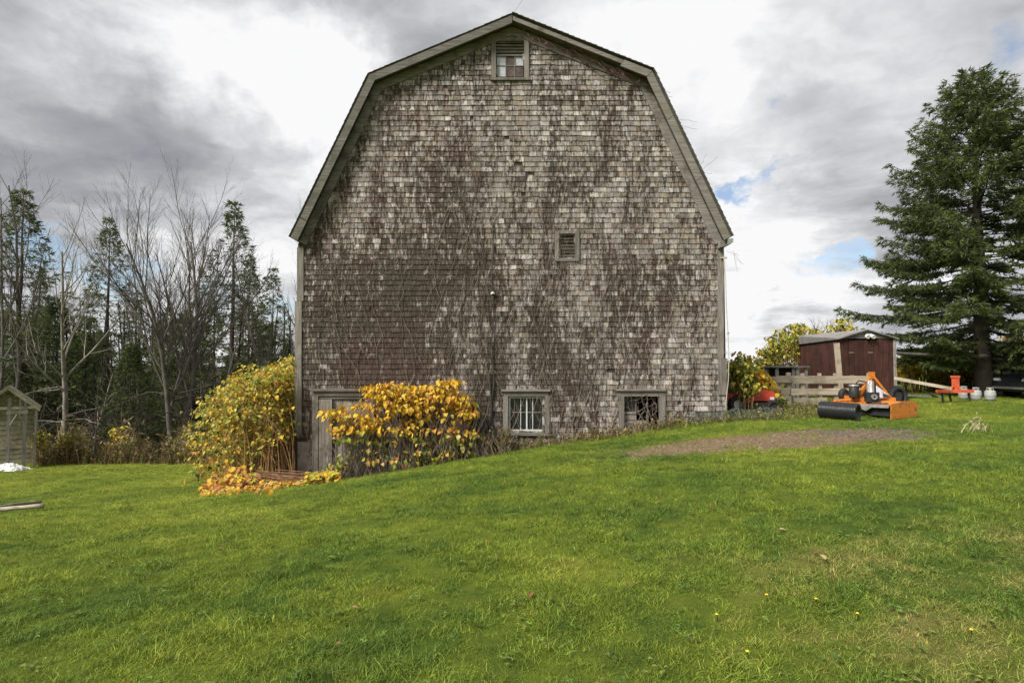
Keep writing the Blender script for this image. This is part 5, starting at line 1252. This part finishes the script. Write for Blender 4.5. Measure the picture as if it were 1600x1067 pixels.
MB().beam((xm * 2 - pxr, FY0 - .02, ze), (pxr, FY0 - .02, ze), .05, .09).build('tie_beam', 'grey_board', fsd)
MB().beam((xd0 + .03, FY0 - .05, zd - .42), (xd0 + .26, FY0 - .05, zd - .06), .03, .10, up=(0, 1, 0)).build('brace', 'white_paint', fsd); MB().beam((xd1 - .03, FY0 - .05, zd - .34), (xd1 - .24, FY0 - .05, zd - .06), .03, .08, up=(0, 1, 0)).build('brace', 'grey_post', fsd)
MB().box((P(21, 630, FY0).x, FY0 - .01, (zd + roofz(P(21, 630, FY0).x)) / 2), (.07, .05, roofz(P(21, 630, FY0).x) - zd)).build('stud', 'grey_post', fsd)
for sg in (-1, 1):
    a, b = (xm, zp + .03), (xm + sg * (pxr - xm + .14), ze - .06); m1 = MB(); m1.prism([a, b, (b[0], b[1] - .09), (a[0], a[1] - .09)], FY0 - .14, FY0 - .09); m1.build('rafter', 'grey_board', fsd)
    m1 = MB(); m1.prism([(a[0], a[1] + .04), (b[0], b[1] + .04), (b[0], b[1] + .003), (a[0], a[1] + .003)], FY0 - .16, FY1 + .1); m1.build('roof', 'grey_board', fsd)
fsd.rotation_euler = (0, 0, R(37)); fsd.scale = (.74, .6, 1)
# crumpled white sheet
pb = at_ground(14, 19.0, 0); mb = MB(); nn = 18
vs_ = []
for j in range(nn):
    for i in range(nn):
        u, v = i / (nn - 1), j / (nn - 1); hgt = .22 * math.sin(u * math.pi) ** .6 * math.sin(v * math.pi) ** .6
        x, y = pb.x - .5 + 1.1 * u + U(-.04, .04), pb.y - .35 + .8 * v + U(-.04, .04); vs_.append((x, y, g1(x, y) + .01 + hgt * U(.72, 1.1)))
mb.add(vs_, [(j * nn + i, j * nn + i + 1, (j + 1) * nn + i + 1, (j + 1) * nn + i) for j in range(nn - 1) for i in range(nn - 1)])
o = root_mesh(mb, 'plastic_sheet', 'white_plastic', tuple(pb)); tag(o, 'crumpled white plastic sheet heaped at the foot of the frame shed', 'plastic sheet')
# -- two poles lying on the lawn
for (xa, ya, xb, yb, r, lab) in ((-30, 806, 63, 790, .035, 'darker of two poles lying on the lawn at the left edge, farther back'), (-30, 808, 68, 798, .035, 'pale stripped pole lying on the lawn at the left edge, in front')):
    a, b = on_ground(xa, ya), on_ground(xb, yb); pts = []
    for k in range(7):
        p = a.lerp(b, k / 6); p.z = g1(p.x, p.y) + r + .05 + U(-.004, .004); pts.append(p)
    m1 = MB(); m1.tube(pts, [r * U(.85, 1.15) for _ in pts], 9); o = root_mesh(m1, 'wooden_pole', 'log_bark' if r and 'darker' in lab else 'grey_board', tuple(b), True); tag(o, lab, 'pole', 'poles on the lawn')

# ------------------------------------------------------------------ litter on the lawn
LL = [(84, 873), (172, 884), (20, 882), (340, 866), (550, 958), (525, 1016), (765, 850), (778, 880), (1280, 872), (1345, 868), (1218, 833), (1090, 843), (955, 801), (1110, 799), (1345, 845), (1290, 882), (255, 800), (400, 812), (830, 935), (1560, 884), (60, 765), (118, 738), (140, 728), (430, 795), (590, 800), (690, 790), (1030, 790)]
for k, (px, py) in enumerate(LL):
    p = on_ground(px, py); p.z += .035; c = random.choice([(.30, .16, .07), (.38, .24, .12), (.24, .10, .06), (.50, .40, .22)]); m1 = MB(); s = U(.03, .055)
    m1.add(leaf_pts(U(.3, .8), U(-.4, .3)), LF, c); me_ = m1.mesh('fallen_leaf', 'leaf'); o = bpy.data.objects.new('fallen_leaf', me_); col.objects.link(o)
    o.matrix_world = Matrix.Translation(p) @ Matrix.Rotation(U(0, 6.28), 4, 'Z') @ Matrix.Rotation(U(-.3, .3), 4, 'X') @ Matrix.Scale(s, 4)
    tag(o, 'small brown curled leaf fallen on the mown lawn', 'leaf', 'fallen leaves on the lawn')
for px, py in ((1198, 941), (1275, 946), (1340, 972), (1168, 1031), (1518, 998), (1120, 971)):
    p = on_ground(px, py); m1 = MB(); h = .042
    m1.lathe([(0, h + .003), (.006, h + .005), (.0095, h + .002), (.005, h - .002), (0, h - .003)], 10, p); o = root_mesh(m1, 'dandelion', 'flower_yellow', tuple(p)); m1 = MB(); ROOT[o.name] = tuple(p); m1.tube([p, p + Vector((.004, 0, h * .5)), p + Vector((0, 0, h))], .0025, 4); m1.build('stem', 'grass_blade', o)
    tag(o, 'tiny yellow dandelion flower in the foreground lawn', 'flower', 'dandelions in the lawn')
mb = MB()
for _ in range(500):
    x, y = U(DIRT[0], DIRT[2]), random.gauss(DIRT[1], .5)
    if abs(y - DIRT[1]) > .9: continue
    r = random.choice((.008, .010, .014, .022)) * U(.7, 1.4); z = g1(x, y); a = U(0, 6.28)
    pts = [(x + math.cos(a + i * 1.257) * r * U(.7, 1.1), y + math.sin(a + i * 1.257) * r * U(.7, 1.1), z - .004) for i in range(5)] + [(x + U(-.3, .3) * r, y + U(-.3, .3) * r, z + r * U(.5, .9))]
    mb.add(pts, [(i, (i + 1) % 5, 5) for i in range(5)])
o = root_mesh(mb, 'gravel', 'stone', (4, 10, .2)); tag(o, 'scattered small stones on the bare dirt strip', 'gravel', kind='stuff')

sp = [(U(1.2, 7.6), random.gauss(DIRT[1], .62), U(.5, 1.2)) for _ in range(2600)]
weeds('straw', 'dead straw strewn over the bare dirt strip', sp, [(.34, .26, .15), (.26, .19, .10), (.20, .14, .08), (.42, .34, .22), (.15, .19, .05)], .02, .055, .006, 2.2, 'straw')
a_, c_ = [], []
CLV = [(.10, .17, .03), (.07, .13, .03), (.14, .20, .05), (.17, .22, .05)]
for _ in range(700):
    yy = 2.0 + 9.5 * random.random() ** 1.3; xx = U(-.95, .95) * (yy + .5); cc = random.choice(CLV); r = U(.012, .035)
    if abs(yy - DIRT[1]) < 1.1 and xx > 1.5: continue
    for k in range(random.choice((3, 4, 5, 7))):
        an = U(0, 6.28); u = np.array([math.cos(an), math.sin(an), 0]); v = np.array([-math.sin(an), math.cos(an), 0]); b_ = np.array([xx + U(-.05, .05), yy + U(-.05, .05), 0]); b_[2] = g1(b_[0], b_[1]) + U(.022, .045)
        a_.append([b_, b_ + u * r * .6 + v * r * .4 + np.array([0, 0, r * .2]), b_ + u * r * 1.3, b_ + u * r * .6 - v * r * .4 + np.array([0, 0, r * .2])]); c_.append([q * U(.8, 1.2) for q in cc])
o = root_mesh(MB().quads(a_, c_), 'clover', 'weed', (0, 5, 0)); tag(o, 'clover and small broad-leaved weeds growing through the lawn', 'weeds', kind='stuff')
# ------------------------------------------------------------------ grass
def clump(seed, n, rad, h0, h1, w, lie=.5):
    rg = np.random.default_rng(seed); a = rg.uniform(0, 6.283, n); r = rad * np.sqrt(rg.random(n)); p = np.stack([r * np.cos(a), r * np.sin(a), np.full(n, -.012)], 1)
    h = rg.uniform(h0, h1, n); ln = rg.normal(size=(n, 2)) * lie; d_ = np.stack([ln[:, 0] * h, ln[:, 1] * h, h], 1); b_ = rg.uniform(0, 3.14, n); s = np.stack([np.cos(b_), np.sin(b_), 0 * b_], 1) * w / 2
    mid = p + d_ * .55 - np.array([0, 0, 0]); mid[:, 2] += h * .08; tip = p + d_ * np.array([1.15, 1.15, .92])
    q = np.stack([p - s, p + s, mid + s * .75, mid - s * .75], 1); q2 = np.stack([mid - s * .75, mid + s * .75, tip + s * .12, tip - s * .12], 1)
    k = rg.uniform(.42, 1.45, (n, 1)); c = np.ones((n, 3)) * k; dry = rg.random(n) < .06; c[dry] *= np.array([1.75, 1.25, 1.6])
    m1 = MB().quads(np.concatenate([q, q2]), np.concatenate([c, c])); me_ = m1.mesh('grass_clump', 'grass_blade'); o_ = bpy.data.objects.new('grass_clump', me_); return o_
src = bpy.data.collections.new('grass_clumps')
for i, (n, rad, h0, h1, w, lie) in enumerate(((64, .09, .016, .038, .0032, .6), (64, .09, .018, .045, .0032, .75), (64, .10, .013, .033, .0036, .85), (46, .055, .025, .058, .0036, .6))): src.objects.link(clump(300 + i, n, rad, h0, h1, w, lie))
def scatter(name, label, pts, scl, lo, hi):
    me_ = bpy.data.meshes.new(name); me_.vertices.add(len(pts)); me_.vertices.foreach_set('co', pts.ravel())
    a1 = me_.attributes.new('scl', 'FLOAT', 'POINT'); a1.data.foreach_set('value', scl)
    a2 = me_.attributes.new('rot', 'FLOAT_VECTOR', 'POINT'); rv = np.stack([RNG.uniform(-.2, .2, len(pts)), RNG.uniform(-.2, .2, len(pts)), RNG.uniform(0, 6.283, len(pts))], 1); a2.data.foreach_set('vector', rv.ravel())
    o_ = bpy.data.objects.new(name, me_); col.objects.link(o_)
    ng = bpy.data.node_groups.new(name, 'GeometryNodeTree'); ng.interface.new_socket('Geometry', in_out='INPUT', socket_type='NodeSocketGeometry'); ng.interface.new_socket('Geometry', in_out='OUTPUT', socket_type='NodeSocketGeometry')
    gi, go = ng.nodes.new('NodeGroupInput'), ng.nodes.new('NodeGroupOutput'); ip_ = ng.nodes.new('GeometryNodeInstanceOnPoints'); ci = ng.nodes.new('GeometryNodeCollectionInfo')
    ci.inputs['Collection'].default_value = src; ci.inputs['Separate Children'].default_value = True; ci.inputs['Reset Children'].default_value = True
    ip_.inputs['Pick Instance'].default_value = True
    na = ng.nodes.new('GeometryNodeInputNamedAttribute'); na.data_type = 'FLOAT'; na.inputs[0].default_value = 'scl'; nr = ng.nodes.new('GeometryNodeInputNamedAttribute'); nr.data_type = 'FLOAT_VECTOR'; nr.inputs[0].default_value = 'rot'
    e2r = ng.nodes.new('FunctionNodeEulerToRotation')
    ri = ng.nodes.new('FunctionNodeRandomValue'); ri.data_type = 'INT'
    for s_ in ri.inputs:
        if s_.type == 'INT' and s_.name == 'Min': s_.default_value = lo
        if s_.type == 'INT' and s_.name == 'Max': s_.default_value = hi
    lk = ng.links.new; lk(gi.outputs[0], ip_.inputs['Points']); lk(ci.outputs[0], ip_.inputs['Instance']); lk(na.outputs[0], ip_.inputs['Scale']); lk(nr.outputs[0], e2r.inputs[0]); lk(e2r.outputs[0], ip_.inputs['Rotation'])
    lk([s_ for s_ in ri.outputs if s_.type == 'INT'][0], ip_.inputs['Instance Index']); lk(ip_.outputs[0], go.inputs[0])
    md = o_.modifiers.new('grass', 'NODES'); md.node_group = ng
    tag(o_, label, 'grass', kind='stuff'); return o_
X_, Y_, S_ = [], [], []
for ya, yb, dens, s in ((1.6, 4.5, 330, 1.0), (4.5, 8.0, 190, 1.1), (8.0, 13.0, 110, 1.2), (13.0, 24.5, 44, 1.45)):
    wdt = .98 * yb + 1.5; n = int(dens * 2 * wdt * (yb - ya)); X_.append(RNG.uniform(-wdt, wdt, n)); Y_.append(RNG.uniform(ya, yb, n)); S_.append(s * RNG.uniform(.6, 1.3, n))
X_, Y_, S_ = np.concatenate(X_), np.concatenate(Y_), np.concatenate(S_)
keep = np.abs(X_) < .98 * Y_ + 1.5
dm = np.abs((X_ - (DIRT[0] + DIRT[2]) / 2) / ((DIRT[2] - DIRT[0]) / 2)) ** 3 + ((Y_ - DIRT[1]) / .95) ** 2 + .35 * np.sin(X_ * 2.3) * np.sin(Y_ * 3.1 + X_)
keep &= RNG.random(len(X_)) < np.clip((dm - .45) / .8, .07, 1)
keep &= ~((X_ > bx0 - .1) & (X_ < bx1) & (Y_ > YW - .05))
keep &= ~((X_ > bx0 - 2.2) & (X_ < 0.4) & (Y_ > 12.75) & (RNG.random(len(X_)) < .85))
keep &= ~((X_ < -1) & (Y_ > 21.3))
keep &= RNG.random(len(X_)) < np.clip(.62 + .6 * np.sin(X_ * 1.9 + .7 * np.sin(Y_ * 2.1)) * np.sin(Y_ * 1.6 + .8 * np.sin(X_ * 1.3)), .72, 1)
S_ *= 1 + .26 * np.sin(X_ * 3.1 + 1.3 * np.sin(Y_ * 2.3)) * np.sin(Y_ * 3.7 + 1.1 * np.sin(X_ * 1.7))
X_, Y_, S_ = X_[keep], Y_[keep], S_[keep]; print('grass clumps', len(X_))
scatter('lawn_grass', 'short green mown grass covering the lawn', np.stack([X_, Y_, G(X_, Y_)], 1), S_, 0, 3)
